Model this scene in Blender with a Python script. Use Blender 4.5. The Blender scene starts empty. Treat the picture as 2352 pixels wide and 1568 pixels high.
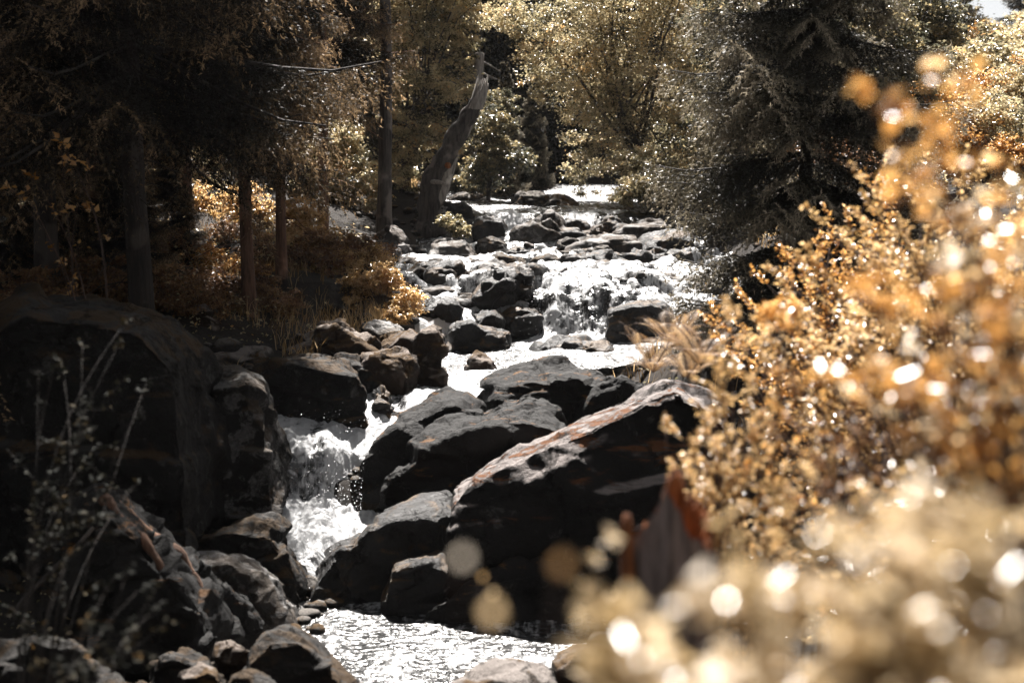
import bpy, bmesh, math, random
import numpy as np
from mathutils import Vector

# ------------------------------------------------------------------ camera, world, sun, exposure
sc = bpy.context.scene
PITCH = math.atan(434/3267.0); FPX = 3267.0; CAMZ = 4.0
cam = bpy.data.cameras.new('camera'); camo = bpy.data.objects.new('camera', cam)
sc.collection.objects.link(camo); sc.camera = camo
camo.location = (0, 0, CAMZ); camo.rotation_euler = (math.pi/2-PITCH, 0, 0)
cam.lens = 50; cam.sensor_width = 36; cam.clip_end = 1000; cam.clip_start = 0.05
cam.dof.use_dof = True; cam.dof.focus_distance = 19.0; cam.dof.aperture_fstop = 1.7; cam.dof.aperture_blades = 0

SUN_AZ = math.radians(-1.5)      # measured from straight ahead (+Y), positive to the right
SUN_EL = math.radians(57)
world = bpy.data.worlds.new('World'); sc.world = world; world.use_nodes = True
nt = world.node_tree; nt.nodes.clear()
sky = nt.nodes.new('ShaderNodeTexSky'); sky.sky_type = 'NISHITA'; sky.sun_disc = False
sky.sun_elevation = SUN_EL; sky.sun_rotation = SUN_AZ; sky.dust_density = 0.6; sky.air_density = 0.7
hsv = nt.nodes.new('ShaderNodeHueSaturation'); hsv.inputs['Saturation'].default_value = 0.12; hsv.inputs['Value'].default_value = 0.62
bg = nt.nodes.new('ShaderNodeBackground'); bg.inputs['Strength'].default_value = 0.05
wo = nt.nodes.new('ShaderNodeOutputWorld')
nt.links.new(sky.outputs[0], hsv.inputs['Color']); nt.links.new(hsv.outputs[0], bg.inputs[0]); nt.links.new(bg.outputs[0], wo.inputs[0])
sl = bpy.data.lights.new('sun', 'SUN'); sl.energy = 5.0; sl.angle = math.radians(0.5); sl.color = (1.0, 0.95, 0.90)
so = bpy.data.objects.new('sun', sl); sc.collection.objects.link(so)
sdir = Vector((math.sin(SUN_AZ)*math.cos(SUN_EL), math.cos(SUN_AZ)*math.cos(SUN_EL), math.sin(SUN_EL)))
so.rotation_euler = sdir.to_track_quat('Z', 'Y').to_euler(); so.location = (0, 10, 30)
sc.view_settings.view_transform = 'Standard'; sc.view_settings.look = 'None'
sc.view_settings.exposure = 1.85; sc.view_settings.gamma = 1.0
sc.render.engine = 'CYCLES'
sc.cycles.max_bounces = 5; sc.cycles.diffuse_bounces = 2; sc.cycles.glossy_bounces = 2
sc.cycles.transmission_bounces = 3; sc.cycles.volume_bounces = 0; sc.cycles.transparent_max_bounces = 4
sc.cycles.sample_clamp_direct = 30.0; sc.cycles.sample_clamp_indirect = 3.0
sc.cycles.use_denoising = True; sc.cycles.caustics_reflective = False; sc.cycles.caustics_refractive = False

rng = np.random.default_rng(7); random.seed(7)
COL = sc.collection

# ------------------------------------------------------------------ helpers
def P(px, py, Y):
    """the point seen at pixel px,py (2352 x 1568 frame of the photograph) at distance Y ahead"""
    u = (px-1176)/FPX; v = (784-py)/FPX
    dy = math.cos(PITCH)+v*math.sin(PITCH); dz = -math.sin(PITCH)+v*math.cos(PITCH)
    s = Y/dy
    return np.array([u*s, Y, CAMZ+dz*s])

def _h(ix, iy, iz):
    n = (ix.astype(np.int64)*374761393 + iy.astype(np.int64)*668265263 + iz.astype(np.int64)*2147483647) & 0xffffffff
    n = ((n ^ (n >> 13))*1274126177) & 0xffffffff
    n = ((n ^ (n >> 16))*2246822519) & 0xffffffff
    return ((n ^ (n >> 15)) & 0xffffff)/float(0xffffff)
def vn(p):
    i = np.floor(p).astype(np.int64); f = p-i; f = f*f*(3-2*f)
    x, y, z = i[:, 0], i[:, 1], i[:, 2]; fx, fy, fz = f[:, 0], f[:, 1], f[:, 2]
    L = lambda a, b, t: a+(b-a)*t
    return L(L(L(_h(x,y,z), _h(x+1,y,z), fx), L(_h(x,y+1,z), _h(x+1,y+1,z), fx), fy),
             L(L(_h(x,y,z+1), _h(x+1,y,z+1), fx), L(_h(x,y+1,z+1), _h(x+1,y+1,z+1), fx), fy), fz)*2-1
def fbm(p, o=4, gain=.5):
    s = 0; a = 1
    for k in range(o):
        s = s+a*vn(p*(2.03**k)+17.3*k); a *= gain
    return s

def tag(o, label=None, cat=None, group=None, kind=None):
    if label: o['label'] = label
    if cat: o['category'] = cat
    if group: o['group'] = group
    if kind: o['kind'] = kind
    return o
def empty(name, loc):
    o = bpy.data.objects.new(name, None); o.location = loc; o.empty_display_size = .1; COL.objects.link(o); return o

class MB:
    """collects vertices, triangles and quads with a per-vertex tint"""
    def __init__(s): s.v = []; s.f3 = []; s.f4 = []; s.t = []; s.n = 0
    def add(s, v, f3=None, f4=None, t=0.5):
        v = np.asarray(v, float).reshape(-1, 3)
        s.v.append(v)
        s.t.append(np.full(len(v), t) if np.isscalar(t) else np.asarray(t, float))
        if f3 is not None and len(f3): s.f3.append(np.asarray(f3, np.int64)+s.n)
        if f4 is not None and len(f4): s.f4.append(np.asarray(f4, np.int64)+s.n)
        s.n += len(v)
    def tube(s, pts, rad, sides=7, t=0.5, wob=0.0):
        pts = np.asarray(pts, float); rad = np.asarray(rad, float)*np.ones(len(pts)); n = len(pts)
        tan = np.gradient(pts, axis=0); tan /= np.linalg.norm(tan, axis=1, keepdims=True)+1e-9
        ref = np.array([0, 0, 1.0]) if abs(tan[:, 2]).mean() < .8 else np.array([1.0, 0, 0])
        a = np.cross(tan, ref); a /= np.linalg.norm(a, axis=1, keepdims=True)+1e-9; b = np.cross(tan, a)
        th = np.linspace(0, 2*math.pi, sides, endpoint=False)
        r = rad[:, None]*(1+(wob*(rng.random((n, sides))-.5) if wob else 0))
        v = pts[:, None]+r[..., None]*(np.cos(th)[None, :, None]*a[:, None]+np.sin(th)[None, :, None]*b[:, None])
        i = np.arange(n-1)[:, None]*sides; j = np.arange(sides)[None]; k = (j+1) % sides
        f = np.stack([i+j, i+k, i+sides+k, i+sides+j], -1).reshape(-1, 4)
        v = np.concatenate([v.reshape(-1, 3), pts[-1:]+tan[-1:]*rad[-1]*.3]); tip = len(v)-1; o = (n-1)*sides
        s.add(v, [[o+q, o+(q+1) % sides, tip] for q in range(sides)], f, t)
    def build(s, name, mat, parent=None, origin=None, smooth=False):
        v = np.concatenate(s.v); t = np.concatenate(s.t)
        if origin is not None: v = v-np.asarray(origin)
        f3 = np.concatenate(s.f3) if s.f3 else np.zeros((0, 3), np.int64)
        f4 = np.concatenate(s.f4) if s.f4 else np.zeros((0, 4), np.int64)
        me = bpy.data.meshes.new(name); me.vertices.add(len(v)); me.vertices.foreach_set('co', v.astype(np.float32).ravel())
        me.loops.add(f3.size+f4.size); me.loops.foreach_set('vertex_index', np.concatenate([f3.ravel(), f4.ravel()]).astype(np.int32))
        me.polygons.add(len(f3)+len(f4))
        me.polygons.foreach_set('loop_start', np.concatenate([np.arange(len(f3))*3, len(f3)*3+np.arange(len(f4))*4]).astype(np.int32))
        if smooth: me.polygons.foreach_set('use_smooth', np.ones(len(f3)+len(f4), bool))
        at = me.attributes.new('tint', 'FLOAT', 'POINT'); at.data.foreach_set('value', t.astype(np.float32))
        me.update(calc_edges=True); me.materials.append(mat)
        o = bpy.data.objects.new(name, me); COL.objects.link(o)
        if parent is not None: o.parent = parent
        elif origin is not None: o.location = origin
        return o

def unit(a): return a/(np.linalg.norm(a, axis=-1, keepdims=True)+1e-9)

def leaves(mb, pos, axis, nrm, L, W, fold=.25, t=None):
    """folded leaf blades of six vertices"""
    n = len(pos); axis = unit(axis); nrm = unit(nrm-axis*np.sum(nrm*axis, 1, keepdims=True)); side = np.cross(axis, nrm)
    L = (np.ones(n)*L)[:, None]; W = (np.ones(n)*W)[:, None]
    b = pos; m1 = pos+axis*L*.5-nrm*W*fold*.4; tip = pos+axis*L-nrm*L*.12
    l = pos+axis*L*.42+side*W*.5+nrm*W*fold; r = pos+axis*L*.42-side*W*.5+nrm*W*fold
    v = np.stack([b, l, tip, r, m1], 1).reshape(-1, 3)
    q = (np.arange(n)*5)[:, None]
    f = np.concatenate([q+np.array([[0, 4, 1]]), q+np.array([[1, 4, 2]]), q+np.array([[0, 3, 4]]), q+np.array([[4, 3, 2]])])
    if t is None: t = rng.random(n)
    mb.add(v, f, None, np.repeat(t, 5))

# ------------------------------------------------------------------ materials
def mat(name):
    m = bpy.data.materials.new(name); m.use_nodes = True; n = m.node_tree; n.nodes.clear(); return m, n
def N(n, typ, **kw):
    x = n.nodes.new(typ)
    for k, v in kw.items():
        if k in x.inputs: x.inputs[k].default_value = v
        else: setattr(x, k, v)
    return x
def ramp(n, fac, stops):
    r = n.nodes.new('ShaderNodeValToRGB'); e = r.color_ramp.elements
    while len(e) < len(stops): e.new(.5)
    for q, (p, c) in zip(e, stops): q.position = p; q.color = (*c, 1) if len(c) == 3 else c
    n.links.new(fac, r.inputs[0]); return r
def mixc(n, fac, a, b):
    m = n.nodes.new('ShaderNodeMix'); m.data_type = 'RGBA'
    for s, i in ((fac, 0), (a, 6), (b, 7)):
        if hasattr(s, 'default_value') or hasattr(s, 'links'): n.links.new(s, m.inputs[i])
        else: m.inputs[i].default_value = s if i == 0 else (*s, 1)
    return m.outputs[2]

def leaf_mat(name, stops, rough=.32, trans=.5, spec=.6, tboost=1.0):
    m, n = mat(name)
    a = N(n, 'ShaderNodeAttribute', attribute_name='tint')
    g = N(n, 'ShaderNodeNewGeometry'); no = N(n, 'ShaderNodeTexNoise', Scale=0.9, Detail=2.0)
    n.links.new(g.outputs['Position'], no.inputs['Vector'])
    ad = N(n, 'ShaderNodeMath', operation='MULTIPLY_ADD'); n.links.new(no.outputs[0], ad.inputs[0]); ad.inputs[1].default_value = .9
    su = N(n, 'ShaderNodeMath', operation='SUBTRACT'); n.links.new(a.outputs['Fac'], su.inputs[0]); su.inputs[1].default_value = .45
    n.links.new(su.outputs[0], ad.inputs[2])
    r = ramp(n, ad.outputs[0], stops)
    p = N(n, 'ShaderNodeBsdfPrincipled', Roughness=rough); p.inputs['Specular IOR Level'].default_value = spec
    n.links.new(r.outputs[0], p.inputs['Base Color'])
    tr = N(n, 'ShaderNodeBsdfTranslucent')
    mu = N(n, 'ShaderNodeVectorMath', operation='SCALE'); mu.inputs['Scale'].default_value = tboost
    n.links.new(r.outputs[0], mu.inputs[0]); n.links.new(mu.outputs[0], tr.inputs[0])
    mx = N(n, 'ShaderNodeMixShader'); mx.inputs[0].default_value = trans
    n.links.new(p.outputs[0], mx.inputs[1]); n.links.new(tr.outputs[0], mx.inputs[2])
    o = N(n, 'ShaderNodeOutputMaterial'); n.links.new(mx.outputs[0], o.inputs[0]); return m

def rock_mat(name, dark=(.010,.0095,.009), mid=(.028,.026,.024), lichen=(.15,.145,.14), moss=(.11,.062,.022), wet=0.0, lich=.56, mossamt=.5, topc=(.17,.155,.14), aniso=False, toprough=None):
    m, n = mat(name)
    g = N(n, 'ShaderNodeNewGeometry'); pos = g.outputs['Position']
    n1 = N(n, 'ShaderNodeTexNoise', Scale=1.6, Detail=8.0, Roughness=.65); n.links.new(pos, n1.inputs['Vector'])
    n2 = N(n, 'ShaderNodeTexNoise', Scale=5.5, Detail=9.0, Roughness=.68, Distortion=.4); n.links.new(pos, n2.inputs['Vector'])
    n3 = N(n, 'ShaderNodeTexNoise', Scale=28.0, Detail=5.0, Roughness=.7); n.links.new(pos, n3.inputs['Vector'])
    n4 = N(n, 'ShaderNodeTexNoise', Scale=2.4, Detail=7.0, Roughness=.7, Distortion=.8)
    if aniso:
        mp = N(n, 'ShaderNodeMapping'); mp.inputs['Rotation'].default_value = (0, math.radians(24), 0); mp.inputs['Scale'].default_value = (.55, 1.6, 3.0)
        n.links.new(pos, mp.inputs[0]); n.links.new(mp.outputs[0], n4.inputs['Vector'])
    else: n.links.new(pos, n4.inputs['Vector'])
    vo = N(n, 'ShaderNodeTexVoronoi', feature='DISTANCE_TO_EDGE', Scale=1.5)
    wp = N(n, 'ShaderNodeVectorMath', operation='MULTIPLY_ADD'); n.links.new(n2.outputs[1], wp.inputs[0]); wp.inputs[1].default_value = (.5, .5, .5); n.links.new(pos, wp.inputs[2])
    n.links.new(wp.outputs[0], vo.inputs['Vector']); crk = ramp(n, vo.outputs[0], [(.0, (.45,.45,.45)), (.03, (1,1,1))])
    base = ramp(n, n1.outputs[0], [(.35, dark), (.62, mid)])
    lm = ramp(n, n2.outputs[0], [(lich, (0,0,0)), (lich+.06, (1,1,1))])
    fine = ramp(n, n3.outputs[0], [(.40, (.35,.35,.35)), (.62, (1,1,1))])
    lmm = N(n, 'ShaderNodeMath', operation='MULTIPLY'); n.links.new(lm.outputs[0], lmm.inputs[0]); n.links.new(fine.outputs[0], lmm.inputs[1])
    c = mixc(n, lmm.outputs[0], base.outputs[0], lichen)
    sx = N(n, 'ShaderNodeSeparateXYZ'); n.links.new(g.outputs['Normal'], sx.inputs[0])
    # patches of topc on upward faces; pale values paint sunlit tops
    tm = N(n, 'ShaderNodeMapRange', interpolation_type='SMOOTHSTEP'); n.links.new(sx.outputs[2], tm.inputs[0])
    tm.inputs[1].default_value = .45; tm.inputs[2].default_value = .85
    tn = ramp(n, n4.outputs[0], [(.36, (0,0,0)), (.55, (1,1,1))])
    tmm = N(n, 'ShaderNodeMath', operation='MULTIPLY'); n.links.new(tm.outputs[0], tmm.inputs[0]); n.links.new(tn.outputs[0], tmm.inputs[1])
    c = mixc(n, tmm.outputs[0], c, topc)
    mm = ramp(n, n4.outputs[0], [(.5-.12*mossamt, (1,1,1)), (.56-.12*mossamt, (0,0,0))])
    mt = N(n, 'ShaderNodeMapRange', interpolation_type='SMOOTHSTEP'); n.links.new(sx.outputs[2], mt.inputs[0])
    mt.inputs[1].default_value = .15; mt.inputs[2].default_value = .6
    mo = N(n, 'ShaderNodeMath', operation='MULTIPLY'); n.links.new(mm.outputs[0], mo.inputs[0]); n.links.new(mt.outputs[0], mo.inputs[1])
    mo2 = N(n, 'ShaderNodeMath', operation='MULTIPLY'); n.links.new(mo.outputs[0], mo2.inputs[0]); mo2.inputs[1].default_value = min(1, mossamt*1.6)
    c = mixc(n, mo2.outputs[0], c, moss)
    c = mixc(n, crk.outputs[0], tuple(x*.5 for x in dark), c)
    p = N(n, 'ShaderNodeBsdfPrincipled', Roughness=.85-.6*wet); p.inputs['Specular IOR Level'].default_value = .3+.4*wet
    n.links.new(c, p.inputs['Base Color'])
    b0 = N(n, 'ShaderNodeBump', Strength=.9, Distance=.04); n.links.new(crk.outputs[0], b0.inputs['Height'])
    b1 = N(n, 'ShaderNodeBump', Strength=.9, Distance=.07); n.links.new(n2.outputs[0], b1.inputs['Height']); n.links.new(b0.outputs[0], b1.inputs['Normal'])
    b2 = N(n, 'ShaderNodeBump', Strength=1.0, Distance=.03); n.links.new(n3.outputs[0], b2.inputs['Height']); n.links.new(b1.outputs[0], b2.inputs['Normal'])
    n.links.new(b2.outputs[0], p.inputs['Normal'])
    o = N(n, 'ShaderNodeOutputMaterial'); n.links.new(p.outputs[0], o.inputs[0]); return m

def bark_mat(name, a, b, sc_=(14, 14, 2.5)):
    m, n = mat(name)
    g = N(n, 'ShaderNodeNewGeometry'); mp = N(n, 'ShaderNodeMapping'); mp.inputs['Scale'].default_value = sc_
    n.links.new(g.outputs['Position'], mp.inputs[0])
    no = N(n, 'ShaderNodeTexNoise', Scale=1.5, Detail=6.0, Roughness=.65); n.links.new(mp.outputs[0], no.inputs['Vector'])
    n2 = N(n, 'ShaderNodeTexNoise', Scale=2.2, Detail=3.0); n.links.new(g.outputs['Position'], n2.inputs['Vector'])
    r = ramp(n, no.outputs[0], [(.35, a), (.65, b)])
    li = ramp(n, n2.outputs[0], [(.55, (0,0,0)), (.62, (1,1,1))])
    c = mixc(n, li.outputs[0], r.outputs[0], tuple(x*1.5+.02 for x in b))
    p = N(n, 'ShaderNodeBsdfPrincipled', Roughness=.85); n.links.new(c, p.inputs['Base Color'])
    bu = N(n, 'ShaderNodeBump', Strength=.9, Distance=.03); n.links.new(no.outputs[0], bu.inputs['Height']); n.links.new(bu.outputs[0], p.inputs['Normal'])
    o = N(n, 'ShaderNodeOutputMaterial'); n.links.new(p.outputs[0], o.inputs[0]); return m

M = {}
GOLD = [(.0,(.035,.035,.022)),(.25,(.17,.155,.09)),(.45,(.42,.36,.21)),(.72,(.58,.48,.30)),(.9,(.64,.50,.28)),(1.0,(.60,.36,.14))]
M['leaf_gold'] = leaf_mat('gold leaves', GOLD, trans=.5, rough=.25, spec=1.0, tboost=1.15)
M['leaf_olive'] = leaf_mat('olive leaves', [(.0,(.025,.027,.018)),(.4,(.11,.11,.075)),(.7,(.32,.27,.15)),(1.0,(.50,.38,.19))], rough=.3)
M['leaf_orange'] = leaf_mat('orange leaves', [(.0,(.14,.055,.012)),(.4,(.44,.22,.06)),(.7,(.60,.35,.12)),(1.0,(.74,.54,.31))], rough=.22, trans=.58, spec=1.0, tboost=1.25)
M['leaf_rust'] = leaf_mat('rusty leaves', [(.0,(.05,.026,.014)),(.5,(.20,.10,.045)),(1.0,(.42,.25,.11))], rough=.4)
M['leaf_cream'] = leaf_mat('pale gold leaves', [(.0,(.12,.08,.035)),(.35,(.36,.26,.13)),(.75,(.62,.50,.34)),(1.0,(.80,.74,.67))], rough=.22, trans=.55, spec=1.0, tboost=1.2)
M['leaf_bright'] = leaf_mat('bright gold leaves', [(.0,(.16,.10,.035)),(.35,(.42,.26,.10)),(.7,(.64,.45,.23)),(1.0,(.76,.56,.32))], rough=.22, trans=.58, spec=1.0, tboost=1.25)
M['leaf_far'] = leaf_mat('far dark leaves', [(.0,(.015,.016,.012)),(.5,(.055,.055,.04)),(.85,(.18,.15,.085)),(1.0,(.35,.27,.14))], trans=.4)
M['leaf_dark'] = leaf_mat('dark leaves', [(.0,(.006,.006,.005)),(.5,(.016,.017,.013)),(.88,(.05,.036,.016)),(1.0,(.30,.15,.04))], rough=.7, trans=.15, spec=.08)  # darkened so the colour itself carries the shade on the left shrubs
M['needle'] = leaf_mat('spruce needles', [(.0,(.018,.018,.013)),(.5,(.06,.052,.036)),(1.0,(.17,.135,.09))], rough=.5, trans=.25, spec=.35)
M['needle_dark'] = leaf_mat('shaded spruce needles', [(.0,(.006,.006,.005)),(.45,(.018,.016,.011)),(.7,(.13,.09,.05)),(1.0,(.46,.31,.17))], rough=.5, trans=.4, spec=.3)  # shade in the dark stops, sunlit bough tips in the warm top stop
M['needle_pale'] = leaf_mat('pale spruce needles', [(.0,(.012,.012,.009)),(.45,(.045,.04,.028)),(.75,(.22,.19,.13)),(1.0,(.48,.41,.30))], rough=.5, trans=.3, spec=.35)  # pale top stop paints sunlight on the bough tips
M['grass_gold'] = leaf_mat('dry grass', [(.0,(.16,.09,.03)),(.5,(.42,.27,.11)),(1.0,(.62,.45,.26))], rough=.4, trans=.5)
M['fern'] = leaf_mat('fern', [(.0,(.20,.10,.04)),(.5,(.45,.28,.13)),(1.0,(.60,.42,.24))], rough=.5, trans=.45)
M['bark_dark'] = bark_mat('dark bark', (.008,.007,.006), (.03,.022,.017))
M['bark_red'] = bark_mat('reddish bark', (.05,.025,.015), (.17,.09,.055))
M['bark_grey'] = bark_mat('grey bark', (.006,.005,.0045), (.075,.063,.055), (16, 16, 1.6))
M['snag'] = bark_mat('bleached wood', (.12,.11,.10), (.34,.31,.28))
M['twig'] = bark_mat('twig bark', (.03,.018,.014), (.10,.06,.045))
M['wood_orange'] = bark_mat('broken orange wood', (.09,.03,.012), (.38,.13,.035), (28, 28, 6))
M['stump_bark'] = bark_mat('weathered stump bark', (.05,.04,.037), (.36,.29,.27), (34, 34, 4))
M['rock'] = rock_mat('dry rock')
M['rock_lit'] = rock_mat('pale rock', mid=(.05,.045,.042), lichen=(.2,.185,.17), lich=.5, topc=(.26,.23,.21))  # lit copy of the rock, sunlight painted into its paler tops
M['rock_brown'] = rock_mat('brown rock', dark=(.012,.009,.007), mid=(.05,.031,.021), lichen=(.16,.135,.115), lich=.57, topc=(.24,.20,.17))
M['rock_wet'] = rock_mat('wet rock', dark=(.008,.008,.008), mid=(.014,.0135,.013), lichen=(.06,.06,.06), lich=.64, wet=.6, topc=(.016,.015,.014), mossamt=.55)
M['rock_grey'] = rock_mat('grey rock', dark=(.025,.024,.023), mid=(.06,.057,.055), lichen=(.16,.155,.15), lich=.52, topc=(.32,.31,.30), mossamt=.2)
M['rock_shaded'] = rock_mat('shaded lichen rock', dark=(.007,.007,.007), mid=(.017,.0165,.016), lichen=(.085,.082,.08), lich=.57, topc=(.05,.047,.044), mossamt=.3)  # shaded copy of the rock, left-bank shade darkened into its colour
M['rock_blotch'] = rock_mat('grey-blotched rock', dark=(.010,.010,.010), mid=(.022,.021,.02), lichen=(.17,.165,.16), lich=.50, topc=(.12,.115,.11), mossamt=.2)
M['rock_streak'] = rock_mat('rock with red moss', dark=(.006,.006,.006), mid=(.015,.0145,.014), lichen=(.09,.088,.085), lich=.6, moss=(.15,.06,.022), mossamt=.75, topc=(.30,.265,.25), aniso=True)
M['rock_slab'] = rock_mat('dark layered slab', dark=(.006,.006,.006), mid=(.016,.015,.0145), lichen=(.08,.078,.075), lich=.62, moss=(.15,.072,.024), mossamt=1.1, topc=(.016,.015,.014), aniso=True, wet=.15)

def ground_mat():
    m, n = mat('forest floor')
    g = N(n, 'ShaderNodeNewGeometry')
    n1 = N(n, 'ShaderNodeTexNoise', Scale=.8, Detail=8.0, Roughness=.7); n.links.new(g.outputs['Position'], n1.inputs['Vector'])
    n2 = N(n, 'ShaderNodeTexNoise', Scale=9.0, Detail=6.0, Roughness=.75); n.links.new(g.outputs['Position'], n2.inputs['Vector'])
    r = ramp(n, n1.outputs[0], [(.3,(.012,.010,.008)), (.5,(.03,.021,.014)), (.7,(.075,.048,.026))])
    r2 = ramp(n, n2.outputs[0], [(.35,(.3,.3,.3)), (.7,(1,1,1))])
    mx = N(n, 'ShaderNodeMix', data_type='RGBA', blend_type='MULTIPLY'); mx.inputs[0].default_value = 1
    n.links.new(r.outputs[0], mx.inputs[6]); n.links.new(r2.outputs[0], mx.inputs[7])
    p = N(n, 'ShaderNodeBsdfPrincipled', Roughness=.9); n.links.new(mx.outputs[2], p.inputs['Base Color'])
    b = N(n, 'ShaderNodeBump', Strength=1.0, Distance=.08); n.links.new(n2.outputs[0], b.inputs['Height']); n.links.new(b.outputs[0], p.inputs['Normal'])
    o = N(n, 'ShaderNodeOutputMaterial'); n.links.new(p.outputs[0], o.inputs[0]); return m
M['ground'] = ground_mat()

def water_mat():
    m, n = mat('stream water')
    g = N(n, 'ShaderNodeNewGeometry')
    foam = N(n, 'ShaderNodeAttribute', attribute_name='tint')
    mp = N(n, 'ShaderNodeMapping'); mp.inputs['Scale'].default_value = (11, 1.6, 3.2); n.links.new(g.outputs['Position'], mp.inputs[0])
    s1 = N(n, 'ShaderNodeTexNoise', Scale=1.0, Detail=6.0, Roughness=.62, Distortion=.5); n.links.new(mp.outputs[0], s1.inputs['Vector'])
    s2 = N(n, 'ShaderNodeTexNoise', Scale=6.0, Detail=6.0, Roughness=.6, Distortion=1.2); n.links.new(g.outputs['Position'], s2.inputs['Vector'])
    avg = N(n, 'ShaderNodeMath', operation='ADD'); n.links.new(s1.outputs[0], avg.inputs[0]); n.links.new(s2.outputs[0], avg.inputs[1])
    # noise sum ~1.0 ; foam attribute shifts the threshold
    th = N(n, 'ShaderNodeMath', operation='ADD'); n.links.new(avg.outputs[0], th.inputs[0]); n.links.new(foam.outputs['Fac'], th.inputs[1])
    mr = N(n, 'ShaderNodeMapRange', interpolation_type='SMOOTHSTEP'); n.links.new(th.outputs[0], mr.inputs[0])
    mr.inputs[1].default_value = 1.34; mr.inputs[2].default_value = 1.66
    w = N(n, 'ShaderNodeBsdfPrincipled', Roughness=.27); w.inputs['Base Color'].default_value = (.012,.012,.012,1); w.inputs['IOR'].default_value = 1.5
    w.inputs['Specular IOR Level'].default_value = 1.0
    mp2 = N(n, 'ShaderNodeMapping'); mp2.inputs['Scale'].default_value = (.6, 1.2, .8); n.links.new(g.outputs['Position'], mp2.inputs[0])
    rp = N(n, 'ShaderNodeTexNoise', Scale=13.0, Detail=3.0, Roughness=.45, Distortion=.6); n.links.new(mp2.outputs[0], rp.inputs['Vector'])
    b = N(n, 'ShaderNodeBump', Strength=1.0, Distance=.055); lo = N(n, 'ShaderNodeTexNoise', Scale=1.3, Detail=3.0, Distortion=.6); n.links.new(g.outputs['Position'], lo.inputs['Vector']); lr = N(n, 'ShaderNodeMapRange'); n.links.new(lo.outputs[0], lr.inputs[0])
    lr.inputs[1].default_value = .35; lr.inputs[2].default_value = .6; lr.inputs[3].default_value = .6; lr.inputs[4].default_value = 1.25
    hm = N(n, 'ShaderNodeMath', operation='MULTIPLY'); n.links.new(rp.outputs[0], hm.inputs[0]); n.links.new(lr.outputs[0], hm.inputs[1]); n.links.new(hm.outputs[0], b.inputs['Height']); n.links.new(b.outputs[0], w.inputs['Normal'])
    f = N(n, 'ShaderNodeBsdfPrincipled', Roughness=.45); f.inputs['Base Color'].default_value = (.80,.81,.82,1)
    f.inputs['Subsurface Weight'].default_value = 0.0
    b2 = N(n, 'ShaderNodeBump', Strength=.8, Distance=.06); n.links.new(avg.outputs[0], b2.inputs['Height']); n.links.new(b2.outputs[0], f.inputs['Normal'])
    tl = N(n, 'ShaderNodeBsdfTranslucent'); tl.inputs[0].default_value = (.8,.81,.82,1)
    fm = N(n, 'ShaderNodeMixShader'); fm.inputs[0].default_value = .35; n.links.new(f.outputs[0], fm.inputs[1]); n.links.new(tl.outputs[0], fm.inputs[2])
    mx = N(n, 'ShaderNodeMixShader'); n.links.new(mr.outputs[0], mx.inputs[0]); n.links.new(w.outputs[0], mx.inputs[1]); n.links.new(fm.outputs[0], mx.inputs[2])
    o = N(n, 'ShaderNodeOutputMaterial'); n.links.new(mx.outputs[0], o.inputs[0]); return m
M['water'] = water_mat()

# ------------------------------------------------------------------ stream profile and terrain
ZW = np.array([(0,0),(12.75,0),(13.0,.08),(13.4,.28),(13.8,.44),(14.0,.58),(14.22,.93),(14.6,1.07),(15.1,1.19),(15.5,1.26),(16,1.31),(17,1.38),(19.2,1.42),(19.6,1.50),(20.05,2.0),(20.3,2.06),(22,2.12),(24,2.18),(25.6,2.34),(26.6,2.46),(27.2,2.8),(28,2.88),(35,3.0),(45,3.5)])
CH = np.array([  # Y, left edge, right edge of the water
 (5,-1.5,1.0),(9,-1.9,.9),(10.7,-1.95,.95),(12.2,-1.8,1.0),(12.8,-1.8,.2),(13.2,-2.3,-1.3),(13.9,-2.55,-1.15),(14.5,-2.5,-1.5),(15.2,-2.2,-1.2),
 (16,-1.8,-.8),(17,-1.5,.2),(17.7,-1.2,1.2),(18.5,-1.1,2.0),(20,-1.1,3.0),(22,-1.5,3.4),(24,-1.3,3.2),(26,-1.3,3.0),(28,-1.3,2.7),(34,-1.6,3.2),(40,-1.5,2.5)])
def zw(X, Y):
    z = np.interp(Y, ZW[:,0], ZW[:,1])
    # right of the second fall the bed is an even rapid rather than a step
    ramp_ = np.interp(Y, [18.2, 22.5], [1.40, 2.13])
    k = np.clip((X-2.0)/.5, 0, 1)*((Y > 18.2) & (Y < 22.5)); z = z*(1-k)+ramp_*k
    k = np.clip((-.2-X)/.5, 0, 1)*((Y > 18.2) & (Y < 22.5)); rl = np.interp(Y, [18.2, 19.2, 19.5, 20.6, 20.8, 22.5], [1.4, 1.42, 1.72, 1.80, 2.06, 2.13]); z = z*(1-k)+rl*k
    return z
def smooth(a, b, x):
    t = np.clip((x-a)/(b-a), 0, 1); return t*t*(3-2*t)
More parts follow.
